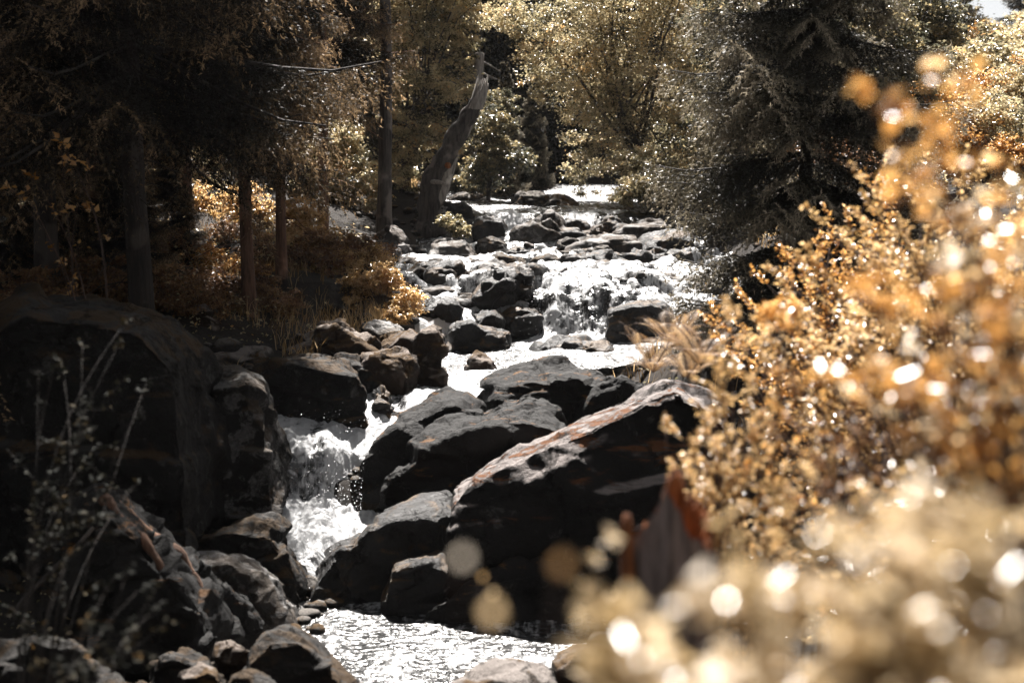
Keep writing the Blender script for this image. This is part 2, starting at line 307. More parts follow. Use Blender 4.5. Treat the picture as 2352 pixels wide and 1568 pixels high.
def ground_z(X, Y):
    X = np.asarray(X, float); Y = np.asarray(Y, float)
    l = np.interp(Y, CH[:,0], CH[:,1]); r = np.interp(Y, CH[:,0], CH[:,2])
    dl = np.maximum(l-X, 0); dr = np.maximum(X-r, 0); d = np.maximum(dl, dr)
    w = zw(np.clip(X, l, r), np.minimum(Y, 45))
    low = smooth(12.0, 13.0, Y)*smooth(19.5, 18.0, Y)*smooth(2.2, 1.2, X)*(X > (l+r)/2)
    z = w-.30+smooth(0, .6, d)*.52*(1-low)
    z = z+dl*.15+np.where(Y > 25, .05, 0)*dl
    z = z+dr*(1-low)*(.20*smooth(2, 14, Y)+.02)-np.maximum(dr-7, 0)*.09*smooth(25, 45, Y)
    left = smooth(14, 6, X)
    z = z+np.maximum(Y-40, 0)*(.035+.305*left)*(Y < 85)+np.where(Y >= 85, 45*(.035+.305*left), 0)
    near = smooth(9.5, 1.0, Y); z = z*(1-near)+near*np.maximum(z, 2.3)
    n = fbm(np.stack([X*.7, Y*.7, X*0], -1).reshape(-1, 3), 4).reshape(X.shape)
    return z+n*.10*(1-low)*smooth(0, .8, d)*np.clip(1+d*.1, 1, 2.5)
def ground_at(x, y): return float(ground_z(np.array([x]), np.array([y]))[0])
def S_at(x, y):
    l = np.interp(y, CH[:,0], CH[:,1]); r = np.interp(y, CH[:,0], CH[:,2])
    g = ground_at(x, y)
    if l-.3 < x < r+.3: g = max(g, float(zw(np.array([x]), np.array([y]))[0]))
    return g
def depth_at(px, py):
    """distance at which the sight line through px,py meets ground or water"""
    Y = 1.5
    while Y < 70:
        p = P(px, py, Y)
        if p[2] <= S_at(p[0], Y): return Y
        Y += .12
    return 70

def ground_sheet():
    ys = np.concatenate([np.linspace(-6, 8, 50), np.linspace(8.1, 46, 420), np.linspace(46.5, 120, 100), np.linspace(130, 500, 12)])
    u = np.linspace(-1, 1, 400); xs = np.sign(u)*(abs(u)*7+abs(u)**5*60)
    xs = xs+.3
    xs = np.concatenate([[-400, -200, -110], xs, [110, 200, 400]])
    X, Y = np.meshgrid(xs, ys); Z = ground_z(X, Y)
    mb = MB(); nx = len(xs); i = np.arange(len(ys)-1)[:, None]*nx; j = np.arange(nx-1)[None]
    mb.add(np.stack([X, Y, Z], -1), None, np.stack([i+j, i+j+1, i+nx+j+1, i+nx+j], -1).reshape(-1, 4))
    o = mb.build('ground', M['ground'], smooth=True); tag(o, 'brown forest floor of the stream banks and the wooded slope', kind='structure')
ground_sheet()

def water_sheet():
    ys = [4.0]
    while ys[-1] < 38:
        y = ys[-1]; sl = abs(np.interp(y+.05, ZW[:,0], ZW[:,1])-np.interp(y, ZW[:,0], ZW[:,1]))/.05
        ys.append(y+max(.012, min(.045, .05/(1+2*sl))))
    ys = np.array(ys); u = np.linspace(0, 1, 150)
    l = np.interp(ys, CH[:,0], CH[:,1])-.55; r = np.interp(ys, CH[:,0], CH[:,2])+.55
    X = l[:, None]+(r-l)[:, None]*u[None]; Y = np.repeat(ys[:, None], len(u), 1)
    # break the straight lips: shift the profile along Y with noise across the stream
    sh = fbm(np.stack([X*1.6, X*0+Y*.35, X*0+3.1], -1).reshape(-1, 3), 3).reshape(X.shape)
    act = smooth(13.2, 14, Y)
    Ys = Y+sh*.22*act-(X+1.95)*.75*smooth(13.0, 13.6, Y)*smooth(15.6, 15.0, Y)
    Z = zw(X, Ys)
    turb = np.interp(Ys, [0, 12.6, 13.1, 14.6, 15.5, 17, 17.6, 19.2, 19.8, 20.6, 24, 26, 27.4, 28.5, 38], [.010, .012, .13, .09, .07, .04, .02, .03, .10, .09, .075, .06, .06, .02, .015])
    q = np.stack([X*3.2, Y*2.2, Z*2.2], -1).reshape(-1, 3)
    n1 = fbm(q, 5, .58).reshape(X.shape); n2 = fbm(q*3.1+9, 3).reshape(X.shape)
    Z = Z+turb*(n1*.9+abs(n2)*.22)
    step = fbm(np.stack([X*1.3, Y*1.9, X*0+21], -1).reshape(-1, 3), 3).reshape(X.shape)      # ledges under the rapid
    Z = Z+.16*np.tanh(step*4)*smooth(19.6, 20.8, Y)*smooth(27, 25.5, Y)
    foam = np.interp(Ys, [0, 11.8, 12.6, 13.1, 13.9, 14.05, 14.3, 14.5, 15.6, 16.4, 17.2, 18.9, 19.4, 19.7, 20.2, 20.8, 22, 24, 25.5, 26.4, 27.2, 27.8, 28.5, 38],
                     [.33, .36, .42, .85, .80, .42, .50, .75, .60, .40, .22, .22, .62, .50, .38, .42, .42, .40, .35, .60, .70, .45, .30, .3])  # pool values raised so white specks stand in for sun glitter
    foam = foam-.20*((Ys > 19.5) & (Ys < 20.15) & (X > .25) & (X < 1.75))
    foam = foam+.30*smooth(.1, .5, abs(step))*0-.30*smooth(.15, .5, -step)*smooth(19.6, 20.8, Y)*smooth(27, 25.5, Y)
    foam = foam-.55*smooth(25.3, 25.8, Y)*smooth(27.7, 27.3, Y)*(1-smooth(.45, .2, abs(X+.05))-smooth(.35, .15, abs(X-1.35)))
    foam = foam+(.16-.08*smooth(19.5, 20.5, Y))*smooth(15.5, 17.5, Y)+.12*n1+np.where((Y > 12.9) & (Y < 14.8), .45*smooth(-1.95, -1.75, X)-.06*smooth(-1.9, -2.1, X), 0)  # first term whitens mid pool and cascade in place of sun glare
    mb = MB(); nx = len(u); i = np.arange(len(ys)-1)[:, None]*nx; j = np.arange(nx-1)[None]
    mb.add(np.stack([X, Y, Z], -1), None, np.stack([i+j, i+j+1, i+nx+j+1, i+nx+j], -1).reshape(-1, 4), foam.ravel())
    o = mb.build('stream_water', M['water'], smooth=True); tag(o, 'white foaming stream tumbling down over the rocks into a glittering pool', kind='structure')
water_sheet()

# ------------------------------------------------------------------ rocks
def hull_rock(name, pts, mtl, label, group=None, res=44, rough=1.0, smooth_it=1, cat='rock', seed=0, strata=0.0, facets=7, frac=1.0):
    pts = np.array(pts, float); bm = bmesh.new()
    vs = [bm.verts.new(p) for p in pts]
    r = bmesh.ops.convex_hull(bm, input=vs)
    bmesh.ops.delete(bm, geom=list({g for g in r['geom_interior']+r['geom_unused'] if isinstance(g, bmesh.types.BMVert)}), context='VERTS')
    me = bpy.data.meshes.new(name); bm.to_mesh(me); bm.free()
    size = (pts.max(0)-pts.min(0)); big = float(size.max()); o = bpy.data.objects.new(name, me); COL.objects.link(o)
    md = o.modifiers.new('r', 'REMESH'); md.mode = 'VOXEL'; md.voxel_size = big/res
    ms = o.modifiers.new('s', 'SMOOTH'); ms.iterations = smooth_it; ms.factor = .6
    dg = bpy.context.evaluated_depsgraph_get(); ev = o.evaluated_get(dg); m2 = bpy.data.meshes.new_from_object(ev)
    o.modifiers.clear(); o.data = m2; bpy.data.meshes.remove(me)
    n = len(m2.vertices); co = np.empty(n*3, np.float32); m2.vertices.foreach_get('co', co); co = co.reshape(-1, 3).astype(float)
    no = np.empty(n*3, np.float32); m2.vertices.foreach_get('normal', no); no = no.reshape(-1, 3).astype(float)
    ms_ = float(np.sort(size)[1]); k = 1.0/max(.25, ms_)
    rr = np.random.default_rng(seed+50); cc = (co.max(0)+co.min(0))/2
    for _ in range(facets):
        d_ = unit(rr.normal(size=3)*np.array([1, .6, .7])+np.array([0, -.1, .05])); s_ = (co-cc)@d_; h_ = s_.max()*rr.uniform(.86, .98)
        co = co-d_[None]*(np.maximum(s_-h_, 0)*.85)[:, None]
    q = co*k
    d = fbm(q*2.6+seed*3.7, 5, .6)*.028 - abs(fbm(q*1.8+seed*1.3+5, 4))*.04+.005
    if strata: d = d-strata*.07*(np.abs(np.sin((co[:, 2]*1.0+co[:, 0]*-.38+co[:, 1]*.3)*7*k+fbm(q*1.5, 3)*1.6))**6)*(.5+.5*vn(q*2+4))
    d2 = fbm(co*9+seed, 3, .6)*.010
    for K, am, st in ((16, .085, 1.0), (70, .032, .5)):
        sd_ = co[rr.integers(0, n, K)]+rr.normal(size=(K, 3))*.05*ms_; an = np.array([.7, 1.0, 1.5])
        off = rr.uniform(-1, 1, K); tl = rr.normal(size=(K, 3))*1.3
        dd = np.stack([np.sqrt((((co-c_)*an)**2).sum(1)) for c_ in sd_], 1)+.04*ms_*fbm(q*4, 2)[:, None]*rr.uniform(-1, 1, K)[None]
        o2 = np.argpartition(dd, 1, axis=1)[:, :2]; r_ = np.arange(n); da = dd[r_, o2[:, 0]]; db = dd[r_, o2[:, 1]]; sw = da > db
        a_ = np.where(sw, o2[:, 1], o2[:, 0]); b_ = np.where(sw, o2[:, 0], o2[:, 1]); w_ = np.clip(abs(db-da)/(.03*ms_*st), 0, 1)
        f_ = lambda c_: off[c_]+np.sum(tl[c_]*(co-sd_[c_]), 1)/(.5*ms_)
        va = np.clip(f_(a_), -1.6, 1.6); vb = np.clip(f_(b_), -1.6, 1.6); d = d+am*frac*(va*(.5+.5*w_)+vb*(.5-.5*w_))
        d = d-.02*frac*(1-w_)
    co = co+no*((d*ms_*rough+d2)[:, None])
    base = np.array([co[:, 0].mean(), co[:, 1].mean(), co[:, 2].min()])
    m2.vertices.foreach_set('co', (co-base).astype(np.float32).ravel()); m2.polygons.foreach_set('use_smooth', np.ones(len(m2.polygons), bool))
    m2.update(); m2.materials.clear(); m2.materials.append(mtl); o.location = base
    tag(o, label, cat, group); return o

_seed = [0]
def rock(label, sil, front, base, thick, mtl='rock', Yf=None, name='boulder', group=None, res=44, rough=1.0, sm=1, lean=.10, strata=0.0, sink=.35, facets=7, frac=.75):
    """sil: outline of the far top edge; front: near top edge; base: foot line (all in picture px), thick: metres front to back"""
    _seed[0] += 1
    if Yf is None:
        bx = sum(b[0] for b in base)/len(base); by = max(b[1] for b in base); Yf = depth_at(bx, by)
    pts = [P(x, y, Yf+thick*.72) for x, y in sil]
    pts += [P(x, y, Yf+thick*lean) for x, y in front]
    for x, y in base:
        p = P(x, y, Yf); ox = min(.12*thick, .07)*(1 if x > sum(b[0] for b in base)/len(base) else -1); pts += [p, p+np.array([ox, -.05, -sink]), p+np.array([ox, thick*1.1, -sink])]
    cat = 'rock' if name != 'boulder' else 'boulder'
    return hull_rock(name, pts, M[mtl], label, group, res, rough, sm, cat, _seed[0], strata, facets, frac)

# left bank, near
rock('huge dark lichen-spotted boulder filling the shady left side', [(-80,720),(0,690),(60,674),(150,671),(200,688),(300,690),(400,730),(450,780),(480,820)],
     [(-80,800),(60,722),(190,735),(320,762),(400,840),(440,950),(445,1080)], [(-80,1350),(150,1350),(330,1300),(420,1200)], 2.6, 'rock_shaded', Yf=11.3, res=100, rough=.7, frac=.45)
rock('tall grey-blotched boulder beside the lower waterfall', [(470,850),(500,842),(560,846),(600,870),(615,900)], [(480,900),(560,890),(600,915),(612,970),(610,1050)],
     [(470,1180),(540,1195),(595,1185),(615,1120)], 1.2, 'rock_blotch', Yf=12.9, res=70, rough=.6)
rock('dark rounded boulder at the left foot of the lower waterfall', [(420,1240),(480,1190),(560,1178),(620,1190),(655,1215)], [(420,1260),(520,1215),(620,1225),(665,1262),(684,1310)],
     [(420,1370),(560,1390),(650,1385),(684,1345)], 1.0, 'rock_shaded', Yf=12.0, res=54, rough=.7)
rock('smooth boulder with a pale domed top at the pool edge', [(430,1265),(500,1252),(560,1262),(600,1285)], [(440,1300),(530,1300),(610,1335),(642,1365)],
     [(430,1420),(560,1430),(648,1405)], .9, 'rock_grey', Yf=11.3, res=50, rough=.5)
rock('steep dark moss-streaked rock mound in the lower left corner', [(215,1150),(235,1138),(270,1155),(340,1210),(420,1290)], [(150,1290),(230,1165),(310,1230),(400,1330),(480,1400)],
     [(60,1500),(200,1520),(400,1510),(505,1470)], 1.2, 'rock_slab', Yf=9.6, res=70, rough=1.0)
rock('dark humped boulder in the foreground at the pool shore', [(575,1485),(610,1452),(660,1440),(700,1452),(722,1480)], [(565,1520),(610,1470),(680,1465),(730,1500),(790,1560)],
     [(550,1640),(700,1650),(830,1620)], .9, 'rock_shaded', Yf=8.6, res=54, rough=.6)  # gloom of this corner put into the rock colour
rock('small brown-topped rock in the shadows under the roots', [(345,1520),(385,1492),(430,1492),(470,1515)], [(340,1535),(400,1505),(480,1530)], [(330,1600),(480,1600)], .5, 'rock_shaded', Yf=8.9, res=36)  # dark rock colour in place of shade
rock('angular little rock with a sunlit upper edge by the pool', [(495,1490),(512,1452),(560,1478),(590,1495)], [(488,1505),(512,1462),(585,1500)], [(480,1550),(580,1560)], .45, 'rock_brown', Yf=9.2, res=32)
rock('low dark boulder in the extreme lower left corner', [(-40,1490),(60,1452),(140,1455),(220,1500)], [(-40,1510),(70,1470),(200,1500),(260,1560)], [(-60,1640),(260,1640)], .8, 'rock_shaded', Yf=7.6, res=44)
rock('rounded rock cut off by the lower frame edge', [(515,1565),(560,1545),(600,1550)], [(510,1575),(560,1553),(620,1575)], [(500,1620),(640,1620)], .4, 'rock_shaded', Yf=8.1, res=30)  # shade given by the dark rock colour here too
rock('thin brown stone wedged below the small brown-topped rock', [(420,1545),(460,1530),(500,1540)], [(415,1555),(460,1540),(505,1552)], [(410,1600),(510,1600)], .35, 'rock_brown', Yf=8.4, res=28)

# boulders along the left edge of the chute
rock('broad dark boulder undercut above the foaming chute', [(565,842),(640,812),(720,810),(790,826),(830,850)], [(560,870),(640,826),(740,826),(815,860),(840,900)],
     [(610,975),(700,985),(800,950),(832,930)], 1.3, 'rock_shaded', Yf=15.0, res=60, rough=.5, lean=.05)
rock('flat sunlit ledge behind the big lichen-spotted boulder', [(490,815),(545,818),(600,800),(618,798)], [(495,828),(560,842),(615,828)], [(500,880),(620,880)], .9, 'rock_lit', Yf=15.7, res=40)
rock('dark rock wedged behind the undercut boulder', [(770,812),(815,818),(860,838),(880,862)], [(765,830),(830,834),(876,872),(884,890)], [(780,930),(870,930),(880,915)], .9, 'rock_shaded', Yf=15.8, res=44, rough=.6)
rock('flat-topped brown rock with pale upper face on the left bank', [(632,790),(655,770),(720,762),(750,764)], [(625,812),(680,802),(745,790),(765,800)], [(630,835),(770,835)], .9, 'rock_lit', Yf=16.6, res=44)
rock('pointed brown boulder with a bright ridge line', [(728,748),(752,730),(790,733),(830,765),(868,795)], [(735,760),(770,745),(812,772),(868,806)], [(730,825),(800,830),(875,825)], 1.0, 'rock_brown', Yf=16.5, res=48)
rock('smooth pale grey boulder with a flat tilted top', [(832,738),(862,724),(895,728),(928,752)], [(830,752),(862,762),(915,775),(930,768)], [(835,790),(925,800)], .9, 'rock_grey', Yf=17.4, res=44, rough=.5)
rock('squat brown rock behind the upright leaning one', [(872,785),(892,765),(935,757),(955,770)], [(872,795),(900,778),(955,782)], [(872,815),(960,820)], .8, 'rock_brown', Yf=16.9, res=38)
rock('upright orange-sided boulder leaning over the stream', [(965,765),(990,748),(1013,745),(1024,758)], [(942,800),(968,765),(1005,752),(1024,772),(1018,810)], [(945,850),(985,858),(1000,845)], .7, 'rock_brown', Yf=16.3, res=50, rough=.7)
rock('mottled brown rock at the foot of the leaning boulder', [(828,815),(862,804),(915,803),(938,812)], [(825,828),(870,815),(930,818),(948,835)], [(835,870),(940,868)], .8, 'rock_brown', Yf=15.9, res=44, rough=1.2)
rock('small black rock dipping into the chute below the bank boulders', [(862,895),(880,888),(893,900)], [(862,902),(885,898),(898,912)], [(862,930),(895,925)], .4, 'rock_wet', Yf=15.2, res=26)
rock('small dark rock with a brown left side in the bright pool', [(1068,828),(1088,806),(1112,815),(1124,830)], [(1064,838),(1088,820),(1122,835)], [(1062,852),(1124,856)], .5, 'rock_brown', res=32)
rock('tiny pale stone just breaking the bright pool', [(1088,852),(1100,843),(1120,850)], [(1086,856),(1104,849),(1122,856)], [(1085,862),(1122,862)], .25, 'rock_lit', res=22, sink=.15)

# slabs right of the lower waterfall
rock('long dark mossy slab slanting down to the lower waterfall', [(870,1000),(925,955),(985,903),(1025,888),(1100,897),(1118,915)], [(830,1048),(905,995),(975,945),(1045,928),(1110,945)],
     [(815,1066),(875,1078),(960,1060),(1100,1000)], 1.7, 'rock_slab', Yf=14.2, res=70, strata=1.0, facets=3, rough=.8, lean=.05, frac=.6)
rock('layered dark slab below the mossy one with a pale upper edge', [(900,1060),(1000,985),(1110,930),(1210,905),(1260,930),(1290,960)], [(865,1082),(940,1052),(1050,1000),(1200,960),(1300,985)],
     [(862,1130),(960,1150),(1100,1130),(1280,1060)], 1.5, 'rock_slab', Yf=13.4, res=74, strata=1.2, facets=3, rough=.8, lean=.05, frac=.6)
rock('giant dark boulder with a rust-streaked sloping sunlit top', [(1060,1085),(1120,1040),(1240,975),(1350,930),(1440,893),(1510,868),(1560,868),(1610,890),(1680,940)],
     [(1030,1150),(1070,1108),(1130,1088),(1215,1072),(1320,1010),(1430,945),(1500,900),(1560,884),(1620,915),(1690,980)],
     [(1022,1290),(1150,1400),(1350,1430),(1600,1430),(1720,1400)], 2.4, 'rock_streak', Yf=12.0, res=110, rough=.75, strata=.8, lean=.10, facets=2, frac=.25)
rock('low mossy ledge crossing behind the giant boulder', [(1130,880),(1190,858),(1260,845),(1340,838),(1420,842),(1475,866)], [(1125,895),(1200,872),(1300,858),(1420,858),(1490,880)],
     [(1120,925),(1300,935),(1500,930)], 1.2, 'rock_slab', Yf=15.6, res=64, strata=.8)
rock('small dark rock at the left end of the low mossy ledge', [(1082,885),(1110,874),(1160,876)], [(1080,895),(1120,884),(1165,888)], [(1082,908),(1165,910)], .5, 'rock_wet', res=30)
rock('pointed grass-grown hump between the slabs', [(1160,905),(1215,897),(1250,925)], [(1150,925),(1215,908),(1265,940)], [(1150,980),(1270,980)], .8, 'rock_slab', Yf=14.6, res=40)
rock('black wedge-shaped slab pointing into the foam at the pool head', [(760,1262),(850,1205),(930,1170),(1000,1135),(1030,1128)], [(715,1318),(780,1255),(870,1212),(960,1195),(1035,1190)],
     [(705,1345),(780,1368),(900,1372),(1040,1360)], 1.2, 'rock_wet', Yf=12.35, res=64, rough=.6)
rock('rounded black rock with a white wet top on the wedge-shaped slab', [(925,1285),(975,1268),(1020,1265)], [(905,1305),(970,1292),(1030,1288)], [(880,1372),(1035,1372)], .6, 'rock_wet', Yf=12.0, res=40, rough=.6)
rock('low black shelf at the waterline beneath the wedge-shaped slab', [(740,1345),(840,1328),(890,1335)], [(735,1355),(830,1340),(900,1358)], [(735,1372),(900,1385)], .6, 'rock_wet', res=36)
rock('dark brown boulder at the pool edge under the giant one', [(960,1375),(1050,1345),(1120,1330),(1180,1290),(1250,1270),(1330,1300)], [(950,1388),(1060,1362),(1140,1345),(1230,1310),(1330,1330)],
     [(960,1405),(1100,1418),(1330,1435)], 1.0, 'rock_slab', Yf=11.75, res=60)
rock('pale sunlit shore rock at the near end of the pool', [(1060,1560),(1110,1532),(1200,1526),(1240,1545)], [(1050,1588),(1120,1560),(1215,1556),(1270,1585)], [(1020,1640),(1320,1640)], .9, 'rock_lit', Yf=8.2, res=48)
rock('low brown stone beside the pale shore rock', [(1290,1500),(1340,1485),(1400,1495)], [(1280,1515),(1350,1500),(1410,1512)], [(1280,1560),(1420,1560)], .6, 'rock_brown', Yf=8.8, res=36)

# rocks of the second cascade, bottom to top
rock('long low black rock in the bright pool below the second fall', [(1228,795),(1262,782),(1330,774),(1388,778),(1405,792)], [(1225,800),(1270,788),(1340,782),(1402,795)], [(1225,808),(1405,808)], .7, 'rock_wet', res=44)
rock('square black block at the right side of the second fall', [(1400,706),(1450,696),(1520,698),(1540,712)], [(1396,716),(1450,704),(1530,706),(1546,722)], [(1394,768),(1460,774),(1540,768)], .9, 'rock_wet', Yf=19.3, res=48, rough=.6)
rock('wide black block on the left under the reddish grass', [(1042,742),(1065,735),(1120,738),(1170,755)], [(1040,752),(1080,745),(1170,765)], [(1040,790),(1110,796),(1178,790)], .8, 'rock_wet', Yf=18.6, res=44)
rock('black rock with a smooth wet hump above the left block', [(1155,712),(1190,697),(1225,708)], [(1150,722),(1195,706),(1232,720)], [(1150,740),(1232,742)], .6, 'rock_wet', Yf=19.5, res=36)
rock('dark flat stone between the left block and the fall', [(1175,770),(1210,758),(1250,768)], [(1172,776),(1215,766),(1252,776)], [(1172,784),(1252,785)], .5, 'rock_wet', res=30)
rock('black stone awash below the left block', [(1090,722),(1120,712),(1150,720)], [(1088,728),(1122,719),(1152,727)], [(1088,738),(1152,738)], .5, 'rock_wet', Yf=19.4, res=30)
rock('slim dark rock in the rapid right of the parted fall', [(1550,640),(1590,632),(1620,640)], [(1548,648),(1590,640),(1622,648)], [(1548,658),(1622,658)], .5, 'rock_wet', res=28)
rock('black rock at the left end of the twin rocks in the rapid', [(1332,628),(1345,612),(1372,608),(1385,622)], [(1330,634),(1350,620),(1388,630)], [(1330,648),(1388,650)], .5, 'rock_wet', Yf=21.6, res=32)
rock('low round black rock in the rapid with a wet sheen', [(1372,640),(1395,628),(1430,632),(1445,642)], [(1370,645),(1398,636),(1446,648)], [(1370,656),(1446,657)], .5, 'rock_wet', Yf=21.2, res=32)
rock('black humped rock at the right end of the twin rocks', [(1405,622),(1430,604),(1455,600),(1478,620)], [(1404,628),(1438,612),(1480,628)], [(1404,640),(1480,642)], .6, 'rock_wet', Yf=21.7, res=34)
rock('flat grey slab leaning on the lobed rock', [(1100,608),(1125,600),(1160,610),(1195,630)], [(1100,616),(1130,610),(1196,638)], [(1100,645),(1198,645)], .7, 'rock_grey', Yf=21.6, res=36)
rock('lobed lichen-spotted grey rock left of the rapid', [(1062,632),(1088,612),(1125,610),(1146,628)], [(1058,642),(1092,624),(1130,622),(1152,640)], [(1062,656),(1110,664),(1150,656)], .7, 'rock_grey', Yf=21.1, res=40)
rock('dark mossy hump with a sunlit rim in mid-stream', [(1128,596),(1146,580),(1186,580),(1204,598)], [(1126,602),(1150,588),(1190,588),(1206,603)], [(1128,612),(1206,613)], .7, 'rock', Yf=22.6, res=36)
rock('low dark rock behind the mid-stream hump', [(1160,575),(1190,564),(1225,582)], [(1160,582),(1192,572),(1230,590)], [(1160,598),(1230,600)], .6, 'rock_wet', Yf=23.6, res=32)
rock('light grey wedge-shaped rock on the left bank', [(985,570),(1012,553),(1062,547),(1085,565)], [(980,582),(1015,572),(1070,560),(1092,582)], [(985,592),(1092,592)], .9, 'rock_grey', Yf=23.0, res=40, rough=.6)
rock('pale flat stone below the light grey wedge', [(1040,592),(1070,585),(1120,598)], [(1038,600),(1080,595),(1130,606)], [(1038,612),(1130,614)], .6, 'rock_grey', Yf=22.4, res=32, rough=.5)
rock('small triangular grey stone on the left shore', [(985,608),(1005,598),(1035,606)], [(984,614),(1010,606),(1040,614)], [(984,628),(1040,630)], .5, 'rock_grey', Yf=21.8, res=28)
rock('square dark stone under the dry grass tuft', [(1098,548),(1130,541),(1158,548)], [(1096,554),(1130,549),(1160,556)], [(1098,582),(1160,582)], .6, 'rock', Yf=24.2, res=32)
rock('mossy-topped dark block left of the upper fall', [(1090,512),(1100,500),(1135,493),(1155,502)], [(1086,520),(1105,506),(1158,512)], [(1088,555),(1168,555)], .8, 'rock_wet', Yf=25.3, res=42)
rock('big pointed grey boulder splitting the upper falls', [(1178,520),(1210,502),(1258,487),(1282,496),(1294,515)], [(1176,532),(1215,518),(1265,498),(1296,528)], [(1180,545),(1230,566),(1300,560)], 1.0, 'rock_grey', Yf=25.0, res=52)
rock('rectangular dark block between two thin upper falls', [(1302,507),(1330,502),(1352,507)], [(1300,512),(1330,508),(1354,513)], [(1304,545),(1356,548)], .6, 'rock_wet', Yf=25.8, res=34, rough=.5)
rock('dark bulging rock right of the thin upper falls', [(1362,508),(1390,488),(1415,490),(1425,508)], [(1358,520),(1392,500),(1428,520)], [(1360,545),(1430,548)], .8, 'rock_wet', Yf=25.6, res=38)
rock('pale flat-sided slab near the overhanging spruce', [(1412,522),(1440,507),(1500,500),(1530,505)], [(1410,535),(1440,522),(1530,520)], [(1412,552),(1530,556)], .9, 'rock_grey', Yf=24.8, res=42, rough=.4)
rock('long rounded grey slab lying across the stream', [(1300,560),(1340,546),(1400,540),(1455,540),(1472,550)], [(1296,568),(1340,555),(1410,550),(1474,558)], [(1296,578),(1474,582)], .8, 'rock_grey', Yf=24.0, res=48, rough=.5)
rock('brown mossy stone at the left end of the long slab', [(1284,552),(1300,543),(1325,548)], [(1282,558),(1302,550),(1328,556)], [(1282,570),(1325,570)], .5, 'rock', Yf=24.3, res=28)
rock('low brown rock below the big pointed boulder', [(1232,572),(1262,563),(1305,572)], [(1230,577),(1264,569),(1308,577)], [(1230,584),(1308,585)], .5, 'rock', Yf=23.7, res=32)
rock('humped dark rock under the long slab', [(1305,588),(1350,572),(1385,570),(1415,588)], [(1303,593),(1352,580),(1418,594)], [(1303,602),(1418,602)], .6, 'rock', Yf=22.9, res=36)
rock('flat mossy stone in the rapid below the long slab', [(1225,600),(1255,588),(1298,600)], [(1224,604),(1256,595),(1300,604)], [(1224,610),(1300,610)], .5, 'rock', Yf=22.6, res=30)
rock('small dark stone near the spruce branch tips', [(1500,582),(1530,572),(1565,582)], [(1498,588),(1530,579),(1568,588)], [(1498,596),(1568,597)], .5, 'rock_wet', Yf=23.0, res=28)
rock('tall squarish boulder on the far rim of the top pool', [(1182,448),(1192,437),(1235,437),(1256,448)], [(1180,456),(1195,444),(1258,454)], [(1182,484),(1260,486)], 1.0, 'rock', Yf=29.5, res=40)
rock('flat mossy boulder beside the tall one on the far rim', [(1250,455),(1275,446),(1320,452),(1330,466)], [(1250,462),(1278,454),(1332,472)], [(1252,486),(1332,488)], 1.0, 'rock', Yf=29.2, res=40)
rock('long dark flat slab near the dead tree foot', [(1030,452),(1070,448),(1110,455),(1138,464)], [(1028,460),(1075,455),(1142,468)], [(1030,474),(1142,476)], .9, 'rock', Yf=31.5, res=36)
rock('sunlit sloping rock at the right of the far rim', [(1335,475),(1350,464),(1372,468),(1380,480)], [(1334,482),(1352,474),(1382,486)], [(1334,492),(1382,494)], .8, 'rock_lit', Yf=29, res=30)
rock('small dark round stone in the top pool', [(1148,474),(1160,467),(1176,474)], [(1147,478),(1160,472),(1178,478)], [(1147,483),(1178,484)], .4, 'rock', Yf=29.8, res=24)
rock('reddish upright stone at the right bank of the top pool', [(1428,485),(1438,472),(1455,475),(1462,490)], [(1427,492),(1440,480),(1463,495)], [(1428,505),(1463,505)], .5, 'rock_brown', Yf=28, res=28)
rock('arched flat stone below the far rim boulders', [(1215,492),(1250,483),(1300,487),(1318,496)], [(1214,496),(1252,489),(1320,501)], [(1214,502),(1320,506)], .6, 'rock_wet', Yf=27.4, res=32)
# left bank further up
rock('grey pointed rock below the leaning dead trunk', [(872,535),(888,514),(910,518),(926,540)], [(870,545),(892,525),(928,550)], [(872,562),(928,562)], .8, 'rock_grey', Yf=23.5, res=36)
rock('long tilted grey slab on the left bank', [(850,572),(880,565),(930,580),(975,605)], [(848,582),(885,577),(975,615)], [(850,600),(978,625)], .9, 'rock_grey', Yf=22.3, res=40, strata=1)
rock('dark tilted slab under the long grey one', [(925,618),(960,612),(1010,625),(1060,650)], [(922,628),(965,622),(1062,660)], [(925,645),(1065,668)], .8, 'rock', Yf=21.3, res=40, strata=1)
rock('pale flat-topped slab at the water edge on the left', [(970,662),(1010,654),(1080,656),(1100,664)], [(968,668),(1015,664),(1100,674)], [(970,686),(1098,690)], .8, 'rock_grey', Yf=20.5, res=38, rough=.5)
rock('triangular pale rock tip reaching into the rapid', [(1030,690),(1060,672),(1100,668)], [(1028,700),(1070,692),(1110,690)], [(1030,715),(1112,716)], .7, 'rock_grey', Yf=19.9, res=34, rough=.5)
rock('dark rough rock beside the pale rock tip', [(1090,680),(1120,668),(1150,682)], [(1086,690),(1120,678),(1156,692)], [(1086,706),(1156,708)], .6, 'rock', Yf=20.2, res=34)
rock('brown angular rock beside the slim trunk', [(680,670),(695,650),(720,655),(735,690)], [(676,680),(700,662),(736,695)], [(678,712),(736,715)], .7, 'rock_brown', Yf=19.6, res=36)
rock('dark rough rock behind the bank boulders', [(738,715),(760,695),(800,700),(822,730)], [(735,725),(765,708),(825,740)], [(738,765),(825,768)], .8, 'rock_shaded', Yf=18.6, res=38)
rock('dull rounded boulder in shade left of the orange trunk', [(508,720),(525,700),(550,696),(570,712)], [(506,728),(530,708),(572,722)], [(508,762),(572,764)], .7, 'rock_brown', Yf=17.8, res=36)
rock('pair-topped brown boulder in the shadow behind the huge one', [(440,710),(460,690),(485,705),(500,735)], [(438,718),(465,700),(502,742)], [(438,770),(502,772)], .7, 'rock_brown', Yf=16.8, res=36)
